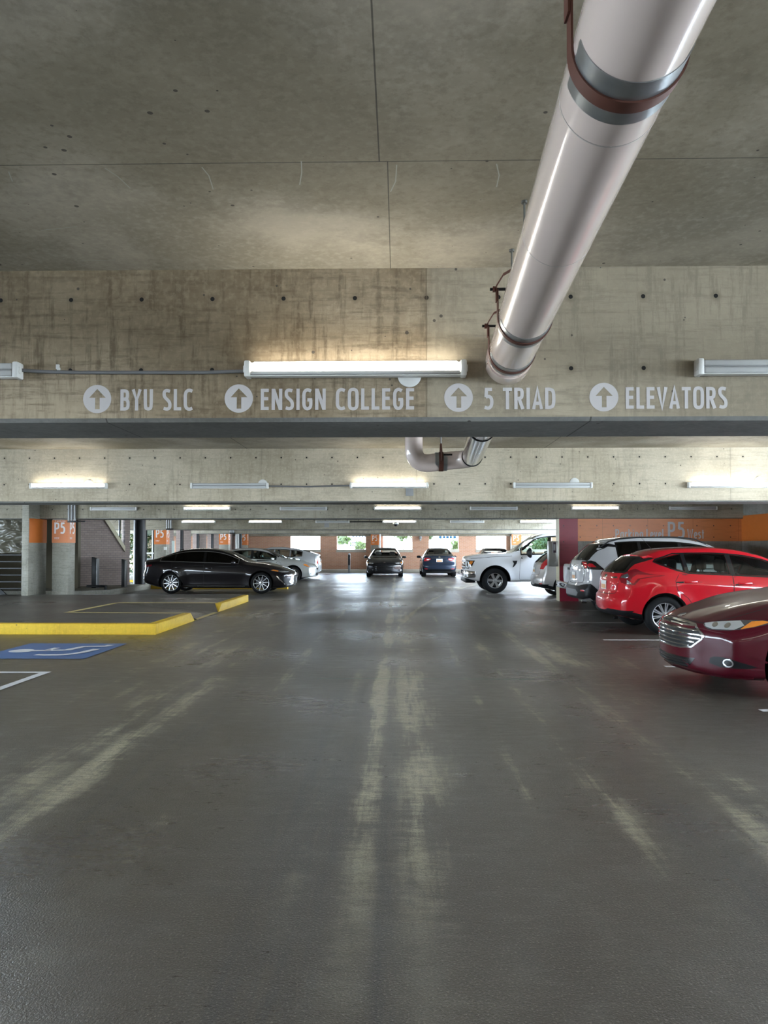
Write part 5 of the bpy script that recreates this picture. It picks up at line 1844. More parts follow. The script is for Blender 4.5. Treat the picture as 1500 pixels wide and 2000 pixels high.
def fusion(pm, loc, rz, label, res=1.0, chromegrille=True, gm=M_gl, dark=False):
    c = Car('car', spec_sedan(cf=.36, ef=2.2, L=4.87, H=1.47), pm, loc, rz, label, res=res)
    sedan_cabin(c, gm)
    c.wheels('multi', 15, .70)
    # big chrome-barred grille
    gr = mir2([(0, .425), (.30, .43), (.46, .455), (.575, .54), (.60, .575), (.575, .60), (.44, .675), (.30, .688), (0, .692)])
    gr = gr[:-1] if gr[-1] == gr[0] else gr
    rim_ = c.panel('grille_frame', 0, grow(gr, .008), M_chrome if not dark else M_gblk, off=.009, hole=grow(gr, -.006), res=.05)
    g_ = c.panel('grille', 0, gr, M_blk, off=.002)
    for i in range(6):
        z = .460 + i * .040
        hw = np.interp(z, [.43, .54, .575, .60, .675], [.36, .56, .585, .56, .42])
        c.panel('grille_bar', 0, [(-hw, z - .003), (0, z - .003), (hw, z - .003), (hw, z + .008), (0, z + .008), (-hw, z + .008)], M_chrome if not dark else M_gblk, off=.012, res=.08, parent=g_)
    lo = mir2([(0, .225), (.36, .235), (.43, .27), (.50, .345), (.36, .335), (0, .33)])
    l_ = c.panel('lower_grille', 0, lo, M_gblk, off=.003)
    for i in range(3):
        z = .25 + i * .028
        c.panel('grille_slat', 0, [(-.40, z), (.40, z), (.40, z + .008), (-.40, z + .008)], M_blk, off=.010, res=.08, parent=l_)
    c.panel('front_lip', 0, mir2([(0, .188), (.5, .19), (.88, .205), (.9, .218), (.5, .206), (0, .205)]), pm, off=.018, res=.06, depth=.02)
    # emblem
    c.panel('emblem', 0, ell(0, .735, .055, .018), M_chrome, off=.006, res=.02)
    # headlamps seen from the corner
    a = math.radians(45)
    for mir in (False, True):
        lamp = [(-.20, .655), (-.12, .642), (.10, .655), (.28, .70), (.40, .745), (.30, .755), (.05, .742), (-.18, .712), (-.245, .695)]
        lamp = chaikin(lamp, 1)
        du = (c.L / 2 - .25) * -math.sin(a) + .78 * math.cos(a)
        P = [(u + du, z) for u, z in lamp]
        h_ = c.panel('headlight', 45, P, M_lampd, off=.004, res=.03, mirror=mir)
        cl = [(-.20, .668), (-.12, .652), (.09, .660), (.155, .70), (.10, .738), (-.15, .712), (-.225, .695)]
        c.panel('lamp_reflector', 45, [(u + du, z) for u, z in cl], M_lamp, off=.007, res=.03, mirror=mir, parent=h_)
        for cu in (-.11, .01):
            c.panel('lamp_lens', 45, ell(cu + du, .690, .026, .021), M_chrome, off=.011, res=.02, mirror=mir, parent=h_)
        am = [(.14, .668), (.25, .698), (.36, .742), (.29, .747), (.20, .735)]
        c.panel('turn_signal', 45, [(u + du, z) for u, z in am], M_amber, off=.008, res=.03, mirror=mir, parent=h_)
        fg = [(-.20, .30), (.26, .295), (.10, .36), (.0, .395), (-.18, .395)]
        f_ = c.panel('fog_lamp_recess', 45, chaikin([(u + du + .05, z) for u, z in fg], 1), M_blk, off=.003, res=.03, mirror=mir)
        rg = ell(du + .05, .345, .047, .040, 24)
        c.panel('fog_lamp_ring', 45, rg, M_chrome, off=.012, res=.02, mirror=mir, hole=grow(rg, -.011), parent=f_)
        c.panel('fog_lamp', 45, grow(rg, -.010), M_gblk, off=.008, res=.02, mirror=mir, parent=f_)
        # crease over the fog lamp
        c.panel('bumper_crease', 45, strip([(du - .24, .385), (du - .05, .405), (du + .22, .435), (du + .34, .36)], .018), pm, off=.010, res=.04, mirror=mir, depth=.01)
        c.panel('taillight', 135, chaikin([(du * 0 + u + 1.17, z) for u, z in [(-.2, .82), (.12, .80), (.16, .93), (-.2, .95)]], 1), M_red, off=.004, mirror=mir)
    return c

def maroon():
    c = fusion(P_maroon, (2.88 + 2.435, 8.0), PI, 'dark maroon sedan nosing in from the right with chrome barred grille', res=.8)
    bm = bmesh.new()
maroon()

fusion(P_black, (px2(751, 36.6), 36.2 + 2.435), -PI / 2, 'black sedan with its nose to us, parked facing away from the far brick wall', res=1.6, dark=True)

# ------------------------------------------------------------------ red hatchback
def red_hatch(pm, loc, rz, label, res=1.0, lampm=M_redd, seat=M_seat, H=1.47, gside=M_gl, simple=False):
    sp = dict(L=4.36, W=1.82, R=.325, fo=.88, wb=2.65, cf=.30, cr=.23, tw=.215, Tr=1.15,
        top=[(0, .66), (.08, .74), (.4, .86), (.85, .96), (1.1, 1.01), (1.5, 1.2), (1.9, 1.37), (2.25, 1.44), (2.7, 1.47), (3.2, 1.455), (3.7, 1.41), (4.1, 1.35), (4.25, 1.32), (4.36, 1.30)],
        sh=[(0, .62), (.5, .78), (1.1, .90), (2, .95), (3, .995), (3.6, 1.03), (4.1, 1.04), (4.36, 1.03)],
        bot=[(0, .2), (.3, .17), (1, .17), (3.7, .19), (4.1, .25), (4.36, .31)],
        wid=[(0, .83), (.3, .87), (.9, .90), (2.2, .91), (3.5, .91), (4.0, .885), (4.36, .83)],
        rw=[(0, .58), (1.0, .64), (1.4, .645), (2.0, .59), (2.8, .57), (3.6, .55), (4.36, .53)],
        pf=[(.1, .1), (.2, .02), (.5, 0), (.75, .06), (.9, .15)],
        pr=[(.2, .10), (.36, .02), (.50, 0), (.62, .015), (.68, .055), (.85, .075), (1.0, .12), (1.08, .19), (1.2, .32), (1.30, .43), (1.34, .42), (1.45, .34)],
        flare=.028, crease=(.80, .05, .014), ridge=(.40, 1.0, .010))
    c = Car('car', sp, pm, loc, rz, label, res=res)
    segs = [c.band(1.55, 2.36, n=12), c.band(2.43, 3.12, n=10, slant1=.02), [(3.17, c.sh(3.17) + .045), (3.38, c.sh(3.38) + .09), (3.56, 1.185), (3.62, 1.215), (3.60, 1.24), (3.45, 1.285), (3.17, c.sh(3.17) + .80 * (c.top(3.17) - c.sh(3.17)) - .02)]]
    ws = [(0, 1.03), (.60, 1.03), (.66, 1.05), (.52, 1.36), (.50, 1.38), (0, 1.40), (-.50, 1.38), (-.52, 1.36), (-.66, 1.05), (-.60, 1.03)]
    rw = [(0, 1.04), (.60, 1.04), (.63, 1.06), (.52, 1.26), (.48, 1.28), (-.48, 1.28), (-.52, 1.26), (-.63, 1.06), (-.60, 1.04)]
    c.cutters((1.45, 3.85), [grow(p, -.008) for p in segs], [(ws, 2.4, -.3), (rw, 3.0, 5.0)])
    for mir in (False, True):
        for sgm in segs:
            c.panel('side_window', 90, c.side(grow(sgm, .006)), gside, off=.003, res=.07, mirror=mir, depth=.006)
        for a, b in ((2.36, 2.43), (3.12, 3.17)):
            c.panel('window_pillar', 90, c.side(c.band(a - .004, b + .004, n=2)), M_gblk, off=.0045, mirror=mir, depth=.006)
        al = c.band(1.55, 3.62, n=22)
        lo_ = [(t, c.sh(t) + .035) for t in np.linspace(1.55, 3.12, 12)] + [(3.30, c.sh(3.3) + .065), (3.42, c.sh(3.42) + .10), (3.57, 1.185), (3.63, 1.215)]
        up_ = [(3.60, 1.245), (3.45, 1.29)] + [(t, max(c.sh(t) + .04, c.sh(t) + .80 * (c.top(t) - c.sh(t)) - .02)) for t in np.linspace(3.3, 1.55, 14)]
        al = lo_ + up_
        c.panel('window_trim', 90, c.side(grow(al, .018)), M_gblk, off=.004, res=.06, mirror=mir, hole=c.side(grow(al, .001)), depth=.006)
        # tail lamp wrapping the corner: arrow-shaped, pointing forward along the side
        a = math.radians(125)
        du = (-c.L / 2 + .12) * -math.sin(a) + .80 * math.cos(a)
        def Q(pts): return [(-(p[0] + (0 if simple else .07)) + du, p[1] + (0 if simple else .03)) for p in pts]
        tl = [(.56, .955), (.34, .985), (.22, 1.02), (.12, 1.065), (.02, 1.03), (-.12, .965), (-.15, .90), (-.10, .83), (.05, .795), (.14, .80), (.22, .90), (.38, .93)]
        if simple: tl = [(.40, 1.32), (.20, 1.27), (-.06, .99), (-.12, .84), (.02, .83), (.16, .98), (.36, 1.20)]
        T = c.panel('taillight', 125, Q(tl)[::-1], lampm, off=.008, res=.025, mirror=mir)
        if not simple:
            c.panel('taillight_band', 125, Q([(.50, .955), (.30, .968), (.16, .97), (.10, .92), (.06, .84), (.12, .825), (.18, .905), (.34, .938)])[::-1], M_red, off=.0125, res=.025, mirror=mir, parent=T)
            c.panel('reversing_lamp', 125, Q([(.02, .985), (-.08, .955), (-.12, .915), (-.02, .905), (.05, .935)])[::-1], M_lampd, off=.0125, res=.02, mirror=mir, parent=T)
            for i in range(3):
                x = .02 + i * .025
                c.panel('reflector_bar', 125, Q([(x, .88 - i * .015), (x + .013, .87 - i * .015), (x + .016, .82), (x + .003, .82)])[::-1], M_lamp, off=.014, res=.02, mirror=mir, parent=T)
        c.panel('rear_reflector', 140, [(u - (1.93 if not simple else 1.9) * 0 + ru, z) for u, z in [(-.08, .395), (.07, .385), (.06, .425), (-.07, .43)] for ru in [(-c.L / 2 + .12) * -math.sin(math.radians(140)) + .68 * math.cos(math.radians(140))]], M_red, off=.006, res=.03, mirror=mir)
    c.panel('windshield', 0, ws, M_gl, off=.003, res=.07, depth=.006)
    c.panel('windshield_frame', 0, grow(ws, .03), M_gblk, off=.002, hole=grow(ws, -.004), res=.07, depth=.006)
    c.panel('rear_window', 180, rw, M_gl_dk, off=.004, res=.05, depth=.006)
    rwf = [(0, 1.02), (.62, 1.02), (.69, 1.05), (.60, 1.27), (.50, 1.30), (-.50, 1.30), (-.60, 1.27), (-.69, 1.05), (-.62, 1.02)]
    c.panel('rear_window_frame', 180, rwf, M_gblk, off=.007, hole=grow(rw, -.004), res=.022, depth=.012)
    c.panel('rear_bumper', 180, mir2([(0, .315), (.60, .315), (.80, .33), (.84, .40), (.70, .395), (.40, .375), (0, .37)]), M_blk, off=.012, res=.022)
    for mir in (False, True):
        c.panel('bumper_side', 90, c.side([(3.86, .25), (4.25, .33), (4.33, .36), (4.33, .41), (4.15, .40), (3.90, .34)]), M_blk, off=.013, res=.022, mirror=mir)
    p, _ = c.hit(180, 0, 1.325)
    bm = bmesh.new()
    n = 14
    rows_ = []
    for i in range(n + 1):
        y = -.56 + 1.12 * i / n
        q = abs(y) / .56
        tp, _n = c.hit_top(3.62, y)
        xt = p.x + .02 + .05 * q * q
        rows_.append([bm.verts.new(v) for v in ((tp.x, y, tp.z + .002), (xt + .05, y, 1.352 - .03 * q * q), (xt - .055, y, 1.335 - .035 * q * q), (xt - .05, y, 1.318 - .035 * q * q), (tp.x - .1, y, tp.z - .08))])
    for A_, B_ in zip(rows_, rows_[1:]):
        for k in range(5): bm.faces.new((A_[k], A_[(k + 1) % 5], B_[(k + 1) % 5], B_[k]))
    bm.faces.new(rows_[0]); bm.faces.new(rows_[-1][::-1])
    build('spoiler', bm, pm, c.root, 40)
    # hatch shut line, number plate, badges
    hg = chaikin([(.66, 1.03), (.60, .93), (.57, .80), (.55, .68), (.45, .66), (0, .655)], 2, False)
    for mir in (False, True):
        c.panel('hatch_gap', 180, strip(hg, .008), M_seam, off=.0015, depth=.003, res=.04, mirror=mir)
    c.plate(180, .80)
    c.panel('emblem', 180, ell(0, .955, .07, .03), M_chrome if not simple else M_chrome, off=.006, res=.02)
    if not simple:
        c.panel('badge', 180, [(.36, .93), (.52, .93), (.52, .955), (.36, .955)], M_chrome, off=.006, res=.02)
        c.panel('badge', 180, [(-.52, .93), (-.36, .93), (-.36, .955), (-.52, .955)], M_chrome, off=.006, res=.02)
        bm = bmesh.new(); tube(bm, [(0, 0, 0), (-.10, 0, .12), (-.22, 0, .24)], [.004, .003, .002], 6)
        p, _ = c.hit_top(3.45, 0)
        build('antenna', bm, M_blk, c.root, loc=p).rotation_euler = (0, 0, 0)
        bm = bmesh.new()
        for k in (-1, 1): pass
        tube(bm, [(-.03, 0, 0), (.03, 0, 0)], .02, 10); build('exhaust_pipe', bm, M_blk, c.root, 40, loc=(-c.L / 2 + .14, -.45, .25))
    f = [(1.22, .34), (1.26, .24), (2.40, .24), (2.40, c.sh(2.4) + .015), (1.62, c.sh(1.6) + .012), (1.32, .80)]
    r_ = [(2.415, .24), (2.93, .24), (3.02, .42), (3.16, .62), (3.33, .75), (3.36, .90), (3.28, c.sh(3.28) + .008), (2.415, c.sh(2.4) + .015)]
    c.door(f, (2.22, .86)); c.door(r_, (3.12, .885))
    c.mirrors(1.62, .96)
    c.seats(2.25, seat, tb=3.05)
    c.wheels('vee' if not simple else 'multi', 10, .66)
    for mir in (False, True):
        c.panel('headlight', 45, [(u + (c.L / 2 - .3) * -math.sin(PI / 4) + .76 * math.cos(PI / 4), z) for u, z in [(-.2, .66), (.2, .70), (.38, .80), (.1, .79), (-.2, .72)]], M_lamp, off=.004, mirror=mir)
    return c

red_hatch(P_red, (5.77, 13.25), 0, 'bright red hatchback seen from its rear corner, between the white SUV and the maroon sedan', res=.8)
red_hatch(P_champ, (3.98 + 2.18, 22.15), 0, 'pale silver hatchback partly hidden behind the maroon wall end', res=1.3, simple=True, lampm=M_red)

# ------------------------------------------------------------------ white SUV
def suv():
    sp = dict(L=4.60, W=1.86, R=.355, fo=.92, wb=2.69, cf=.22, cr=.15, tw=.23, Tr=.8,
        top=[(0, .86), (.08, .94), (.4, 1.04), (.9, 1.10), (1.15, 1.14), (1.5, 1.33), (1.9, 1.54), (2.2, 1.63), (2.7, 1.69), (3.3, 1.695), (3.9, 1.65), (4.3, 1.59), (4.60, 1.54)],
        sh=[(0, .82), (.5, .96), (1.1, 1.05), (2, 1.10), (3, 1.14), (3.8, 1.19), (4.3, 1.20), (4.60, 1.18)],
        bot=[(0, .28), (.3, .24), (1, .22), (3.7, .24), (4.1, .30), (4.60, .40)],
        wid=[(0, .86), (.3, .89), (.9, .92), (2.2, .93), (3.7, .93), (4.3, .91), (4.60, .87)],
        rw=[(0, .64), (1.0, .68), (1.4, .68), (2.0, .62), (3, .60), (4.0, .575), (4.60, .55)],
        pf=[(.1, .1), (.3, .02), (.6, 0), (.9, .05), (1.1, .1)],
        pr=[(.3, .10), (.42, .0), (.62, .0), (.70, .06), (.9, .07), (1.12, .09), (1.2, .14), (1.4, .33), (1.54, .44), (1.6, .42)],
        flare=.03, crease=(.86, .04, .012), gap=.07, ridge=(.42, 1.0, .01))
    c = Car('sport_utility_vehicle', sp, P_white, (3.71 + 2.30, 16.0), 0, 'white SUV with black bumper corner, behind the bright red hatchback', 'car', res=.9)
    segs = [c.band(1.62, 2.50, n=10), c.band(2.56, 3.33, n=10), c.band(3.38, 3.82, n=8)]
    ws = [(0, 1.17), (.64, 1.17), (.69, 1.19), (.56, 1.56), (.53, 1.58), (-.53, 1.58), (-.56, 1.56), (-.69, 1.19), (-.64, 1.17)]
    rw = [(0, 1.21), (.60, 1.21), (.62, 1.23), (.52, 1.48), (.49, 1.50), (-.49, 1.50), (-.52, 1.48), (-.62, 1.23), (-.60, 1.21)]
    c.cutters((1.5, 4.1), [grow(p, -.008) for p in segs], [(ws, 2.6, -.3), (rw, 3.2, 5.2)])
    for mir in (False, True):
        for sgm in segs:
            c.panel('side_window', 90, c.side(grow(sgm, .006)), M_gl_dk if sgm is not segs[0] else M_gl_mid, off=.003, res=.07, mirror=mir, depth=.006)
        al = c.band(1.62, 3.82, n=22)
        c.panel('window_trim', 90, c.side(grow(al, .02)), M_gblk, off=.004, res=.06, mirror=mir, hole=c.side(grow(al, .001)), depth=.006)
        for a, b in ((2.50, 2.56), (3.33, 3.38)):
            c.panel('window_pillar', 90, c.side(c.band(a - .004, b + .004, n=2)), M_gblk, off=.0045, mirror=mir, depth=.006)
        # black band linking side glass to rear glass under the roof
        c.panel('roof_pillar_trim', 90, c.side([(3.80, 1.50), (3.95, 1.535), (4.22, 1.50), (4.30, 1.46), (4.25, 1.44), (3.98, 1.475), (3.80, 1.46)]), M_gblk, off=.006, res=.04, mirror=mir)
        # tail lamp: black wedge with red inserts
        a = math.radians(125)
        du = (-c.L / 2 + .10) * -math.sin(a) + .84 * math.cos(a)
        def Q(pts): return [(-(p[0]) + du, p[1]) for p in pts][::-1]
        T = c.panel('taillight', 125, Q([(-.20, 1.165), (.08, 1.185), (.17, 1.165), (.36, 1.0), (.05, 1.01), (-.20, 1.02)]), M_gblk, off=.010, res=.03, mirror=mir)
        c.panel('taillight_band', 125, Q([(-.18, 1.15), (-.04, 1.155), (.05, 1.06), (.20, 1.055), (.13, 1.12), (.06, 1.13), (.0, 1.08), (.0, 1.03), (-.05, 1.03), (-.12, 1.10)]), M_red, off=.015, res=.025, mirror=mir, parent=T)
        c.panel('reversing_lamp', 125, Q([(-.19, 1.10), (-.13, 1.09), (-.07, 1.03), (-.19, 1.03)]), M_lamp, off=.015, res=.025, mirror=mir, parent=T)
        # black lower corner and arch cladding
        c.panel('bumper_corner', 90, c.side([(3.90, .30), (4.30, .36), (4.44, .46), (4.47, .70), (4.40, .72), (4.18, .52), (4.06, .46), (3.98, .40)]), M_blk, off=.012, res=.04, mirror=mir)
        xa = c.L / 2 - c.xr
        for tt in (c.L / 2 - c.xf, xa):
            ra, rb_ = c.R + .072, c.R + .135
            arc = [(tt + rb_ * math.cos(q), c.R + rb_ * math.sin(q)) for q in np.linspace(0, PI, 18)] + [(tt + ra * math.cos(q), c.R + ra * math.sin(q)) for q in np.linspace(PI, 0, 18)]
            c.panel('arch_cladding', 90, c.side(arc), M_blk, off=.012, res=.05, mirror=mir)
        c.panel('sill_cladding', 90, c.side([(1.35, .26), (3.15, .26), (3.15, .40), (1.35, .40)]), M_blk, off=.010, res=.08, mirror=mir)
        bm = bmesh.new()
        pts = []
        for t in np.linspace(1.95, 4.15, 12):
            p, _ = c.hit_top(t, .585 if not mir else -.585)
            pts.append(p + Vector((0, 0, .045 if 1.96 < t < 4.14 else .0)))
        tube(bm, pts, .014, 8)
        build('roof_rail', bm, M_blk, c.root, 50)
        c.panel('headlight', 45, [(u + (c.L / 2 - .2) * -math.sin(PI / 4) + .8 * math.cos(PI / 4), z) for u, z in [(-.25, .82), (.3, .86), (.3, .92), (-.25, .88)]], M_lamp, off=.004, mirror=mir)
    c.panel('windshield', 0, ws, M_gl, off=.003, res=.07, depth=.006)
    c.panel('windshield_frame', 0, grow(ws, .03), M_gblk, off=.002, hole=grow(ws, -.004), res=.07, depth=.006)
    c.panel('rear_window', 180, rw, M_gl_dk, off=.004, res=.05, depth=.006)
    rwf = [(0, 1.185), (.66, 1.185), (.70, 1.21), (.62, 1.48), (.56, 1.525), (-.56, 1.525), (-.62, 1.48), (-.70, 1.21), (-.66, 1.185)]
    c.panel('rear_window_frame', 180, rwf, M_gblk, off=.003, hole=grow(rw, -.004), res=.05, depth=.006)
    c.panel('rear_bumper', 180, mir2([(0, .402), (.70, .405), (.87, .44), (.87, .68), (.78, .71), (.5, .66), (0, .655)]), M_blk, off=.016, res=.03)
    c.panel('skid_plate', 180, mir2([(0, .45), (.45, .45), (.52, .52), (.40, .58), (0, .58)]), mat('grey_plastic', (.16, .16, .165), .5), off=.022, res=.05)
    for u in (-.72, .72):
        c.panel('rear_reflector', 180, [(u - .07, .555), (u + .07, .555), (u + .07, .585), (u - .07, .585)], M_red, off=.022, res=.05)
    hg = chaikin([(.68, 1.18), (.64, .98), (.62, .80), (.60, .72), (0, .70)], 2, False)
    for mir in (False, True):
        c.panel('hatch_gap', 180, strip(hg, .009), M_seam, off=.0015, depth=.003, res=.04, mirror=mir)
    c.plate(180, .86)
    c.panel('garnish', 180, [(-.40, .97), (.40, .97), (.40, 1.0), (-.40, 1.0)], M_chrome, off=.012, res=.05)
    c.panel('emblem', 180, ell(0, 1.07, .06, .04), M_chrome, off=.008, res=.02)
    f = [(1.28, .44), (1.28, .42), (2.52, .42), (2.52, c.sh(2.5) + .012), (1.66, c.sh(1.66) + .01), (1.38, .90)]
    r_ = [(2.535, .42), (3.13, .42), (3.20, .60), (3.35, .75), (3.52, .82), (3.52, 1.0), (3.40, c.sh(3.4) + .008), (2.535, c.sh(2.5) + .012)]
    c.door(f, (2.34, .98)); c.door(r_, (3.36, 1.01))
    c.mirrors(1.70, 1.10)
    c.seats(2.35, M_seat, z=.55, tb=3.2)
    c.wheels('twin', 5, .66)
    # exhaust
    bm = bmesh.new(); tube(bm, [(-.05, 0, 0), (.05, 0, 0)], .03, 12, cap=True); build('exhaust_pipe', bm, M_chrome, c.root, 40, loc=(-c.L / 2 + .14, -.55, .33))
    return c
suv()

# ------------------------------------------------------------------ compact pickup behind it
def small_pickup():
    sp = dict(L=5.0, W=1.76, R=.34, fo=.85, wb=3.0, cf=.16, cr=.05, tw=.21, Tr=.5,
        top=[(0, .84), (.06, .90), (.5, .98), (1.1, 1.04), (1.5, 1.25), (1.85, 1.50), (2.1, 1.57), (2.6, 1.60), (3.0, 1.58), (3.12, 1.50), (3.2, 1.08), (3.3, 1.05), (4.9, 1.05), (5.0, 1.04)],
        sh=[(0, .80), (.5, .92), (1.2, .98), (2.9, 1.0), (3.1, 1.0), (3.3, 1.0), (5.0, 1.0)],
        bot=[(0, .34), (.4, .30), (4.7, .40), (5.0, .52)],
        wid=[(0, .82), (.4, .87), (1, .88), (4.8, .88), (5.0, .865)],
        rw=[(0, .62), (1.2, .66), (2.0, .60), (2.9, .58), (3.1, .6), (3.3, .80), (5.0, .80)],
        pf=[(.2, .05), (.5, 0), (.9, .06)], pr=[(.4, .03), (.6, 0), (1.1, 0)], flare=.02)
    c = Car('pickup_truck', sp, P_white2, (4.30 + 2.5, 18.72), 0, 'white pickup with chrome rear bumper, squeezed between the white SUV and the maroon wall', 'truck', res=1.3)
    c.cutters(None, [], [])
    c.panel('side_window', 90, c.side(c.band(1.75, 2.95, n=10)), M_gl_dk, off=.004)
    c.panel('side_window', 90, c.side(c.band(1.75, 2.95, n=10)), M_gl_dk, off=.004, mirror=True)
    c.panel('windshield', 0, [(-.60, 1.1), (.60, 1.1), (.52, 1.48), (-.52, 1.48)], M_gl_dk, off=.004)
    c.panel('tailgate', 180, [(-.72, .58), (.72, .58), (.72, 1.02), (-.72, 1.02)], P_white2, off=.010)
    c.panel('tailgate_handle', 180, [(-.13, .90), (.13, .90), (.13, .96), (-.13, .96)], M_blk, off=.014)
    for mir in (False, True):
        c.panel('taillight', 180, [(.745, .66), (.845, .66), (.845, .98), (.745, .98)], M_lamp, off=.012, mirror=mir)
    bm = bmesh.new()
    box(bm, -2.66, -2.46, -.86, .86, .42, .60, .05, 4)
    build('rear_bumper', bm, M_chrome, c.root, 40)
    c.wheels('wide', 6, .62)
small_pickup()

# ------------------------------------------------------------------ large white pickup
def big_pickup():
    sp = dict(L=5.9, W=2.03, R=.405, fo=.95, wb=3.70, cf=.15, ef=3.5, cr=.05, tw=.27, Tr=.4, gap=.085, inset=.03,
        top=[(0, 1.10), (.05, 1.17), (.3, 1.215), (1.0, 1.26), (1.45, 1.29), (1.60, 1.34), (2.0, 1.62), (2.35, 1.86), (2.7, 1.935), (3.3, 1.96), (4.1, 1.945), (4.35, 1.88), (4.45, 1.40), (4.5, 1.36), (5.85, 1.36), (5.9, 1.34)],
        sh=[(0, 1.06), (.6, 1.14), (1.4, 1.19), (1.7, 1.20), (2.0, 1.21), (4.3, 1.24), (4.5, 1.30), (5.9, 1.29)],
        bot=[(0, .44), (.3, .38), (1, .36), (5.0, .42), (5.9, .55)],
        wid=[(0, .97), (.2, .985), (1, 1.0), (5.7, 1.0), (5.9, .98)],
        rw=[(0, .80), (1.4, .80), (1.8, .76), (2.4, .72), (4.2, .70), (4.4, .75), (4.5, .93), (5.9, .93)],
        pf=[(.3, .12), (.45, .03), (.6, .0), (.68, .03), (.8, .02), (1.1, .02), (1.2, .05)], pr=[(.4, .03), (.6, 0), (1.4, 0)],
        flare=.045, ridge=(.5, 1.3, .012))
    c = Car('pickup_truck', sp, P_white2, (2.13 + 2.95, 24.62), PI, 'large white crew cab pickup facing left, beside the maroon wall end', 'truck', res=1.0)
    segs = [c.band(1.80, 2.98, n=12, hi=.84), c.band(3.06, 4.0, n=8, hi=.84)]
    ws = [(0, 1.36), (.76, 1.36), (.80, 1.39), (.66, 1.80), (.62, 1.84), (-.62, 1.84), (-.66, 1.80), (-.80, 1.39), (-.76, 1.36)]
    rw = [(0, 1.48), (.5, 1.48), (.5, 1.80), (-.5, 1.80), (-.5, 1.48)]
    c.cutters((1.66, 4.22), [grow(p, -.008) for p in segs], [(ws, 2.9, -.3), (rw, 3.4, 6.2)])
    for mir in (False, True):
        for sgm in segs:
            c.panel('side_window', 90, c.side(grow(sgm, .006)), M_gl, off=.003, res=.08, mirror=mir, depth=.006)
        al = c.band(1.80, 4.0, n=20, hi=.84)
        c.panel('window_trim', 90, c.side(grow(al, .025)), M_blk, off=.005, res=.08, mirror=mir, hole=c.side(grow(al, .001)), depth=.006)
        c.panel('window_pillar', 90, c.side(c.band(2.975, 3.065, n=2, hi=.84)), M_blk, off=.0045, mirror=mir, depth=.006)
        # fender vent
        c.panel('fender_vent', 90, c.side([(1.50, 1.04), (1.66, 1.04), (1.63, .95), (1.56, .86), (1.50, .82), (1.545, .95)]), M_blk, off=.008, res=.03, mirror=mir)
        c.panel('fender_badge', 90, c.side([(1.50, 1.08), (1.66, 1.08), (1.66, 1.10), (1.50, 1.10)]), M_alloy, off=.008, res=.03, mirror=mir)
        # C-shaped headlamp
        a = math.radians(40)
        du = (c.L / 2 - .12) * -math.sin(a) + .86 * math.cos(a)
        Lm = c.panel('headlight', 40, [(u + du, z) for u, z in [(-.22, .80), (.02, .78), (.16, .88), (.20, 1.04), (-.22, 1.06)]], M_gblk, off=.008, res=.04, mirror=mir)
        c.panel('lamp_bracket', 40, [(u + du, z) for u, z in [(-.17, .83), (-.02, .80), (.02, .86), (-.08, .87), (-.08, .96), (.02, .97), (.0, 1.02), (-.17, 1.03)]], M_lamp, off=.014, res=.03, mirror=mir, parent=Lm)
        c.panel('turn_signal', 40, [(u + du, z) for u, z in [(.06, .92), (.14, .92), (.17, 1.02), (.09, 1.02)]], M_amber, off=.014, res=.03, mirror=mir, parent=Lm)
    # wheel-arch lips
    for mir in (False, True):
        for tt in (c.L / 2 - c.xf, c.L / 2 - c.xr):
            ra, rb_ = c.R + .087, c.R + .16
            arc = [(tt + rb_ * math.cos(q), c.R + rb_ * math.sin(q)) for q in np.linspace(0.1, PI - .1, 20)] + [(tt + ra * math.cos(q), c.R + ra * math.sin(q)) for q in np.linspace(PI - .1, 0.1, 20)]
            c.panel('arch_lip', 90, c.side(arc), P_white2, off=.014, res=.05, mirror=mir)
    c.panel('windshield', 0, ws, M_gl, off=.003, res=.08, depth=.006)
    c.panel('windshield_frame', 0, grow(ws, .03), M_gblk, off=.002, hole=grow(ws, -.004), res=.08, depth=.006)
    c.panel('rear_window', 180, rw, M_gl_mid, off=.003, res=.08, depth=.006)
    g_ = c.panel('grille', 0, [(-.64, .76), (.64, .76), (.66, 1.08), (-.66, 1.08)], M_gblk, off=.008, res=.06)
    for z in (.83, .92, 1.01):
        c.panel('grille_bar', 0, [(-.62, z - .018), (.62, z - .018), (.62, z + .018), (-.62, z + .018)], M_alloy, off=.018, res=.1, parent=g_)
    c.panel('emblem', 0, ell(0, .92, .14, .06), M_chrome, off=.026, res=.04)
    # chrome bumper and valance
    bm = bmesh.new()
    box(bm, -.16, .14, -.99, .99, .49, .73, .05, 4)
    for v in bm.verts:
        v.co.x -= .16 * (abs(v.co.y) / .99) ** 4
        v.co.x += 0
    build('front_bumper', bm, M_chrome, c.root, 40, loc=(c.L / 2 - .04, 0, 0))
    bm = bmesh.new(); box(bm, -.3, .03, -.86, .86, .33, .47, .04, 3); build('air_dam', bm, M_blk, c.root, 40, loc=(c.L / 2 - .04, 0, 0))
    # fog lamps in the bumper
    for sg in (1, -1):
        bm = bmesh.new(); lathe(bm, [(.0, 0), (.055, 0), (.055, .02), (0, .025)], 'x', 16); build('fog_lamp', bm, M_lamp, c.root, 40, loc=(c.L / 2 + .045, sg * .74, .61))
    f = [(1.72, .50), (1.74, .44), (3.02, .44), (3.02, c.sh(3) + .01), (1.86, c.sh(1.86) + .008), (1.76, 1.10)]
    r_ = [(3.04, .44), (3.95, .44), (4.04, .70), (4.06, c.sh(4.06) + .005), (3.04, c.sh(3) + .01)]
    c.door(f, (2.84, 1.05), M_blk); c.door(r_, (3.88, 1.05), M_blk)
    c.panel('hood_gap', 90, c.side(strip([(.15, 1.10), (.8, 1.155), (1.5, 1.19)], .012)), M_seam, off=.0015, depth=.004)
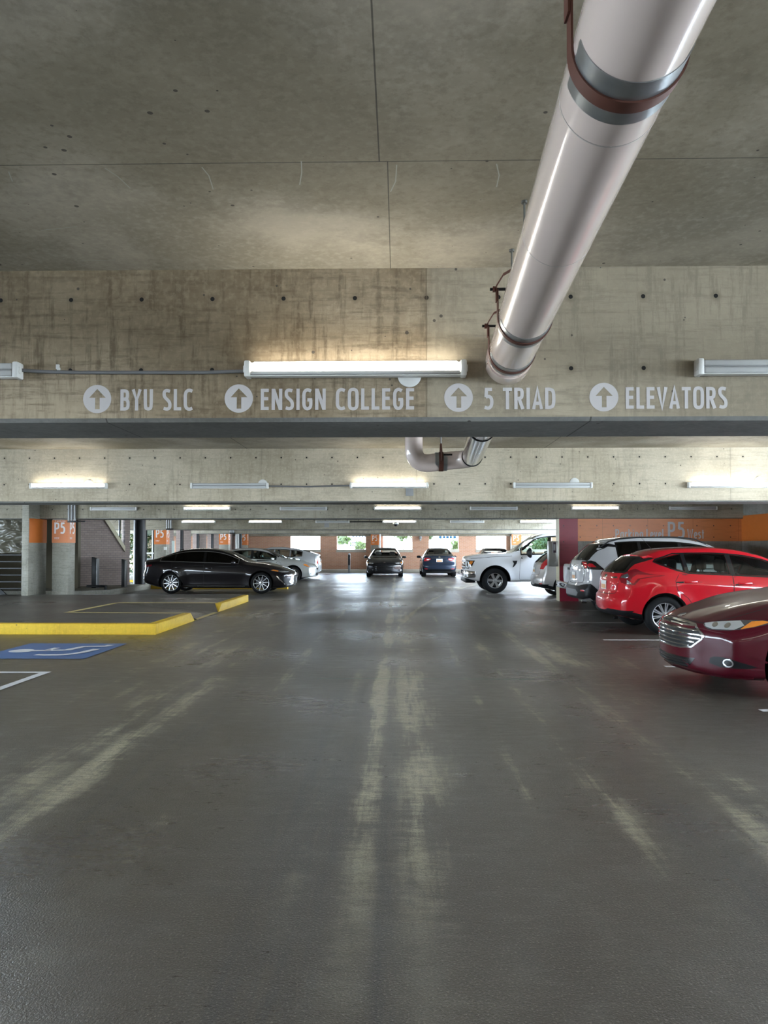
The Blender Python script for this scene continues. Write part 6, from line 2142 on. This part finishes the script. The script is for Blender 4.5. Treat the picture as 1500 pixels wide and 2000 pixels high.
    c.panel('hood_gap', 90, c.side(strip([(.15, 1.10), (.8, 1.155), (1.5, 1.19)], .012)), M_seam, off=.0015, depth=.004, mirror=True)
    c.mirrors(2.02, 1.24, out=.20, sz=(.11, .15, .16), m=M_blk)
    c.seats(2.75, M_seat, z=.78, tb=3.7)
    c.wheels('wide', 6, .60)
big_pickup()

# ------------------------------------------------------------------ sedans on the left and against the far wall
def charcoal():
    sp = spec_sedan(L=4.90, H=1.445, cf=.34, cr=.24, W=1.84, crease=(.70, .05, .018), R=.34)
    c = Car('car', sp, P_camry, (-5.80, 24.2), 0, 'charcoal black sedan with machined spoke wheels, nearest on the left', res=.9)
    sedan_cabin(c, M_gl_mid, gside=M_gl_dk, grear=M_gl_dk, chrome=M_satin, t1=4.18)
    c.wheels('multi', 10, .74, M_alloy)
    a = math.radians(45)
    du = (c.L / 2 - .25) * -math.sin(a) + .78 * math.cos(a)
    for mir in (False, True):
        H_ = c.panel('headlight', 45, [(u + du, z) for u, z in [(-.28, .665), (.10, .66), (.42, .745), (.30, .76), (-.05, .72), (-.28, .70)]], M_lampd, off=.006, res=.04, mirror=mir)
        c.panel('lamp_reflector', 45, [(u + du, z) for u, z in [(-.22, .675), (.06, .672), (.16, .70), (-.05, .71), (-.22, .695)]], M_lamp, off=.010, res=.04, mirror=mir, parent=H_)
        c.panel('turn_signal', 45, [(u + du, z) for u, z in [(.18, .69), (.37, .738), (.29, .752), (.14, .725)]], M_amber, off=.010, res=.04, mirror=mir, parent=H_)
        c.panel('bumper_vent', 45, [(u + du, z) for u, z in [(-.30, .30), (-.02, .30), (.14, .44), (.22, .58), (.16, .58), (.0, .50), (-.3, .46)]], M_blk, off=.006, res=.04, mirror=mir)
        c.panel('vent_trim', 45, [(u + du, z) for u, z in [(.0, .29), (.03, .29), (.19, .44), (.27, .59), (.24, .59), (.155, .45)]], M_chrome, off=.012, res=.04, mirror=mir)
        b = math.radians(135)
        dv = (-c.L / 2 + .15) * -math.sin(b) + .80 * math.cos(b)
        c.panel('taillight', 135, [(u + dv, z) for u, z in [(-.25, .92), (-.08, .90), (.1, .88), (.18, .80), (.10, .80), (-.12, .84), (-.25, .87)]][::-1], M_redd, off=.006, res=.04, mirror=mir)
    g_ = c.panel('grille', 0, mir2([(0, .26), (.56, .27), (.66, .36), (.52, .56), (.30, .62), (0, .63)]), M_gblk, off=.004)
    for i in range(8):
        z = .29 + .038 * i
        hw = np.interp(z, [.26, .36, .56, .62], [.54, .63, .5, .3])
        c.panel('grille_bar', 0, [(-hw, z), (0, z), (hw, z), (hw, z + .014), (0, z + .014), (-hw, z + .014)], M_chrome, off=.014, res=.1, parent=g_)
    c.panel('sill_trim', 90, c.side([(1.5, .235), (3.55, .235), (3.55, .25), (1.5, .25)]), M_chrome, off=.006, mirror=True)
    c.panel('sill_trim', 90, c.side([(1.5, .235), (3.55, .235), (3.55, .25), (1.5, .25)]), M_chrome, off=.006)
    bm = bmesh.new()
    box(bm, -.09, .06, -.02, .02, 0, .05, .018, 3)
    p, _ = c.hit_top(3.75, 0)
    build('antenna_fin', bm, M_gblk, c.root, 40, loc=p)
charcoal()

def silver_sedan():
    sp = spec_sedan(L=4.82, H=1.46, cf=.30, cr=.2, W=1.82, crease=(.80, .0, .006))
    c = Car('car', sp, P_silver, (-3.52 - 2.41, 32.35), 0, 'silver sedan with six-spoke wheels, parked beyond the charcoal sedan', res=1.2)
    sedan_cabin(c, M_gl, seatm=M_seat_t)
    c.wheels('wide', 6, .68)
    a = math.radians(45)
    du = (c.L / 2 - .25) * -math.sin(a) + .76 * math.cos(a)
    for mir in (False, True):
        H_ = c.panel('headlight', 45, chaikin([(u + du, z) for u, z in [(-.20, .62), (.12, .62), (.30, .72), (.20, .78), (-.10, .72)]], 1), M_lamp, off=.006, mirror=mir)
        c.panel('turn_signal', 45, chaikin([(u + du, z) for u, z in [(.04, .64), (.14, .64), (.27, .72), (.18, .76), (.06, .72)]], 1), M_amber, off=.010, mirror=mir, parent=H_)
        c.panel('fog_lamp', 45, ell(du - .02, .36, .06, .055), M_lampd, off=.006, mirror=mir)
        c.panel('taillight', 135, [(u - 0 + (-c.L / 2 + .12) * -math.sin(math.radians(135)) + .8 * math.cos(math.radians(135)), z) for u, z in [(-.2, .78), (.2, .78), (.2, .92), (-.2, .92)]], M_red, off=.006, mirror=mir)
    c.panel('grille', 0, mir2([(0, .50), (.30, .51), (.36, .64), (0, .65)]), M_gblk, off=.006)
    c.panel('lower_grille', 0, mir2([(0, .26), (.45, .27), (.40, .38), (0, .38)]), M_blk, off=.006)
silver_sedan()

def liftback():
    sp = dict(L=4.46, W=1.745, R=.31, fo=.90, wb=2.70, cf=.30, cr=.17, tw=.2, Tr=.7,
        top=[(0, .68), (.08, .76), (.4, .90), (.8, 1.01), (1.0, 1.06), (1.4, 1.26), (1.8, 1.42), (2.2, 1.485), (2.5, 1.49), (3.0, 1.455), (3.5, 1.37), (4.0, 1.25), (4.3, 1.17), (4.46, 1.14)],
        sh=[(0, .64), (.5, .80), (1.1, .93), (2, .97), (3, 1.0), (3.8, 1.04), (4.46, 1.02)],
        bot=[(0, .2), (.3, .17), (1, .17), (3.8, .19), (4.2, .26), (4.46, .33)],
        wid=[(0, .80), (.3, .84), (.9, .865), (3.5, .872), (4.1, .85), (4.46, .80)],
        rw=[(0, .56), (1.0, .60), (2.0, .56), (3, .53), (4.0, .54), (4.46, .56)],
        pf=[(.1, .1), (.2, .02), (.5, 0), (.8, .08)], pr=[(.2, .1), (.45, 0), (.65, .0), (.75, .03), (1.0, .06), (1.14, .08)],
        flare=.02, crease=(.8, .05, .008))
    c = Car('car', sp, P_prius, (-3.66 - 2.23, 35.15), PI, 'bright silver liftback with its tail to the aisle, furthest of the left row', res=1.3)
    segs = [c.band(1.35, 2.30, n=10), c.band(2.36, 3.05, n=8), c.band(3.10, 3.62, n=8)]
    ws = [(0, 1.08), (.55, 1.08), (.60, 1.10), (.50, 1.40), (-.50, 1.40), (-.60, 1.10), (-.55, 1.08)]
    rw = [(0, 1.21), (.46, 1.21), (.46, 1.40), (-.46, 1.40), (-.46, 1.21)]
    c.cutters((1.3, 3.75), [grow(p, -.008) for p in segs], [(ws, 2.2, -.3), (rw, 2.9, 4.8)])
    for mir in (False, True):
        for sgm in segs: c.panel('side_window', 90, c.side(grow(sgm, .006)), M_gl, off=.003, mirror=mir, depth=.006)
        al = c.band(1.35, 3.62, n=20)
        c.panel('window_trim', 90, c.side(grow(al, .02)), M_gblk, off=.004, mirror=mir, hole=c.side(grow(al, .001)), depth=.006)
        b = math.radians(135)
        dv = (-c.L / 2 + .12) * -math.sin(b) + .74 * math.cos(b)
        T = c.panel('taillight', 135, [(u + dv, z) for u, z in [(-.14, .66), (.10, .66), (.14, .80), (.05, 1.0), (-.10, 1.02), (-.14, .8)]], M_lamp, off=.008, mirror=mir)
        c.panel('taillight_band', 135, [(u + dv, z) for u, z in [(-.02, .70), (.07, .70), (.11, .80), (.04, .94), (-.03, .95)]], M_red, off=.014, mirror=mir, parent=T)
        c.panel('headlight', 45, [(u + (c.L / 2 - .25) * -math.sin(PI / 4) + .72 * math.cos(PI / 4), z) for u, z in [(-.2, .62), (.1, .64), (.3, .80), (.1, .76)]], M_lamp, off=.004, mirror=mir)
    c.panel('windshield', 0, ws, M_gl, off=.003, depth=.006)
    c.panel('rear_window', 180, rw, M_gl, off=.003, depth=.006)
    c.panel('lower_rear_window', 180, [(-.50, .98), (.50, .98), (.48, 1.09), (-.48, 1.09)], M_gl_dk, off=.006)
    c.plate(180, .82)
    c.panel('emblem', 180, ell(0, .93, .05), M_chrome, off=.008, res=.03)
    f = [(1.22, .24), (2.33, .24), (2.33, c.sh(2.3) + .012), (1.4, c.sh(1.4) + .01), (1.28, .8)]
    r_ = [(2.345, .24), (2.95, .24), (3.05, .45), (3.22, .66), (3.30, .80), (3.28, c.sh(3.28)), (2.345, c.sh(2.3) + .012)]
    c.door(f, (2.15, .84)); c.door(r_, (3.1, .87))
    c.mirrors(1.45, .97)
    c.seats(2.15, M_seat_t, tb=3.0, z=.5)
    c.wheels('multi', 5, .62)
liftback()

def blue_sedan():
    sp = spec_sedan(L=4.65, H=1.45, cf=.3, cr=.14, W=1.75, R=.32, crease=(.78, .03, .008),
                    pr=[(.2, .14), (.34, .03), (.46, .0), (.60, .0), (.66, .04), (.9, .07), (1.05, .02), (1.1, .03)])
    sp['wid'] = [(a, b * .945) for a, b in sp['wid']]; sp['rw'] = [(a, b * .95) for a, b in sp['rw']]
    c = Car('car', sp, P_blue, (px2(857.5, 36.6), 36.25 + 2.325), PI / 2, 'dark blue sedan with its tail to us, nose against the far brick wall', res=1.4)
    sedan_cabin(c, M_gl, seatm=M_seat_t)
    c.wheels('multi', 10, .66)
    for mir in (False, True):
        T = c.panel('taillight', 180, chaikin([(.42, .93), (.44, .86), (.56, .80), (.82, .79), (.82, .96), (.60, .96)], 1), M_red, off=.008, res=.04, mirror=mir)
        c.panel('reversing_lamp', 180, [(.45, .92), (.47, .88), (.60, .85), (.62, .90)], M_lamp, off=.014, res=.03, mirror=mir, parent=T)
        c.panel('trunk_gap', 180, strip([(.66, 1.06), (.60, .96), (.52, .76), (.50, .68), (0, .67)], .012), M_seam, off=.002, mirror=mir, depth=.003)
        c.panel('rear_reflector', 180, [(.58, .40), (.72, .41), (.72, .435), (.58, .43)], M_red, off=.006, mirror=mir)
        c.panel('headlight', 45, [(u + (c.L / 2 - .25) * -math.sin(PI / 4) + .72 * math.cos(PI / 4), z) for u, z in [(-.2, .62), (.1, .64), (.3, .74), (.1, .74)]], M_lamp, off=.004, mirror=mir)
    c.plate(180, .83)
    c.panel('garnish', 180, [(-.40, .945), (.40, .945), (.40, .96), (-.40, .96)], M_chrome, off=.008)
    c.panel('emblem', 180, ell(0, 1.0, .05, .035), M_chrome, off=.008, res=.03)
    c.panel('bumper_valance', 180, mir2([(0, .30), (.55, .31), (.62, .36), (.5, .40), (0, .40)]), M_blk, off=.006)
blue_sedan()

def grey_sedan():
    c = Car('car', spec_sedan(L=4.7, H=1.46), P_grey, (px2(962, 38.5), 36.4 + 2.35), PI / 2, 'grey sedan mostly hidden behind the hood of the large white pickup', res=1.8)
    sedan_cabin(c, M_gl)
    c.wheels('multi', 10, .66)
    for mir in (False, True):
        c.panel('taillight', 180, [(.50, .80), (.84, .80), (.84, .95), (.50, .95)], M_red, off=.008, mirror=mir)
grey_sedan()
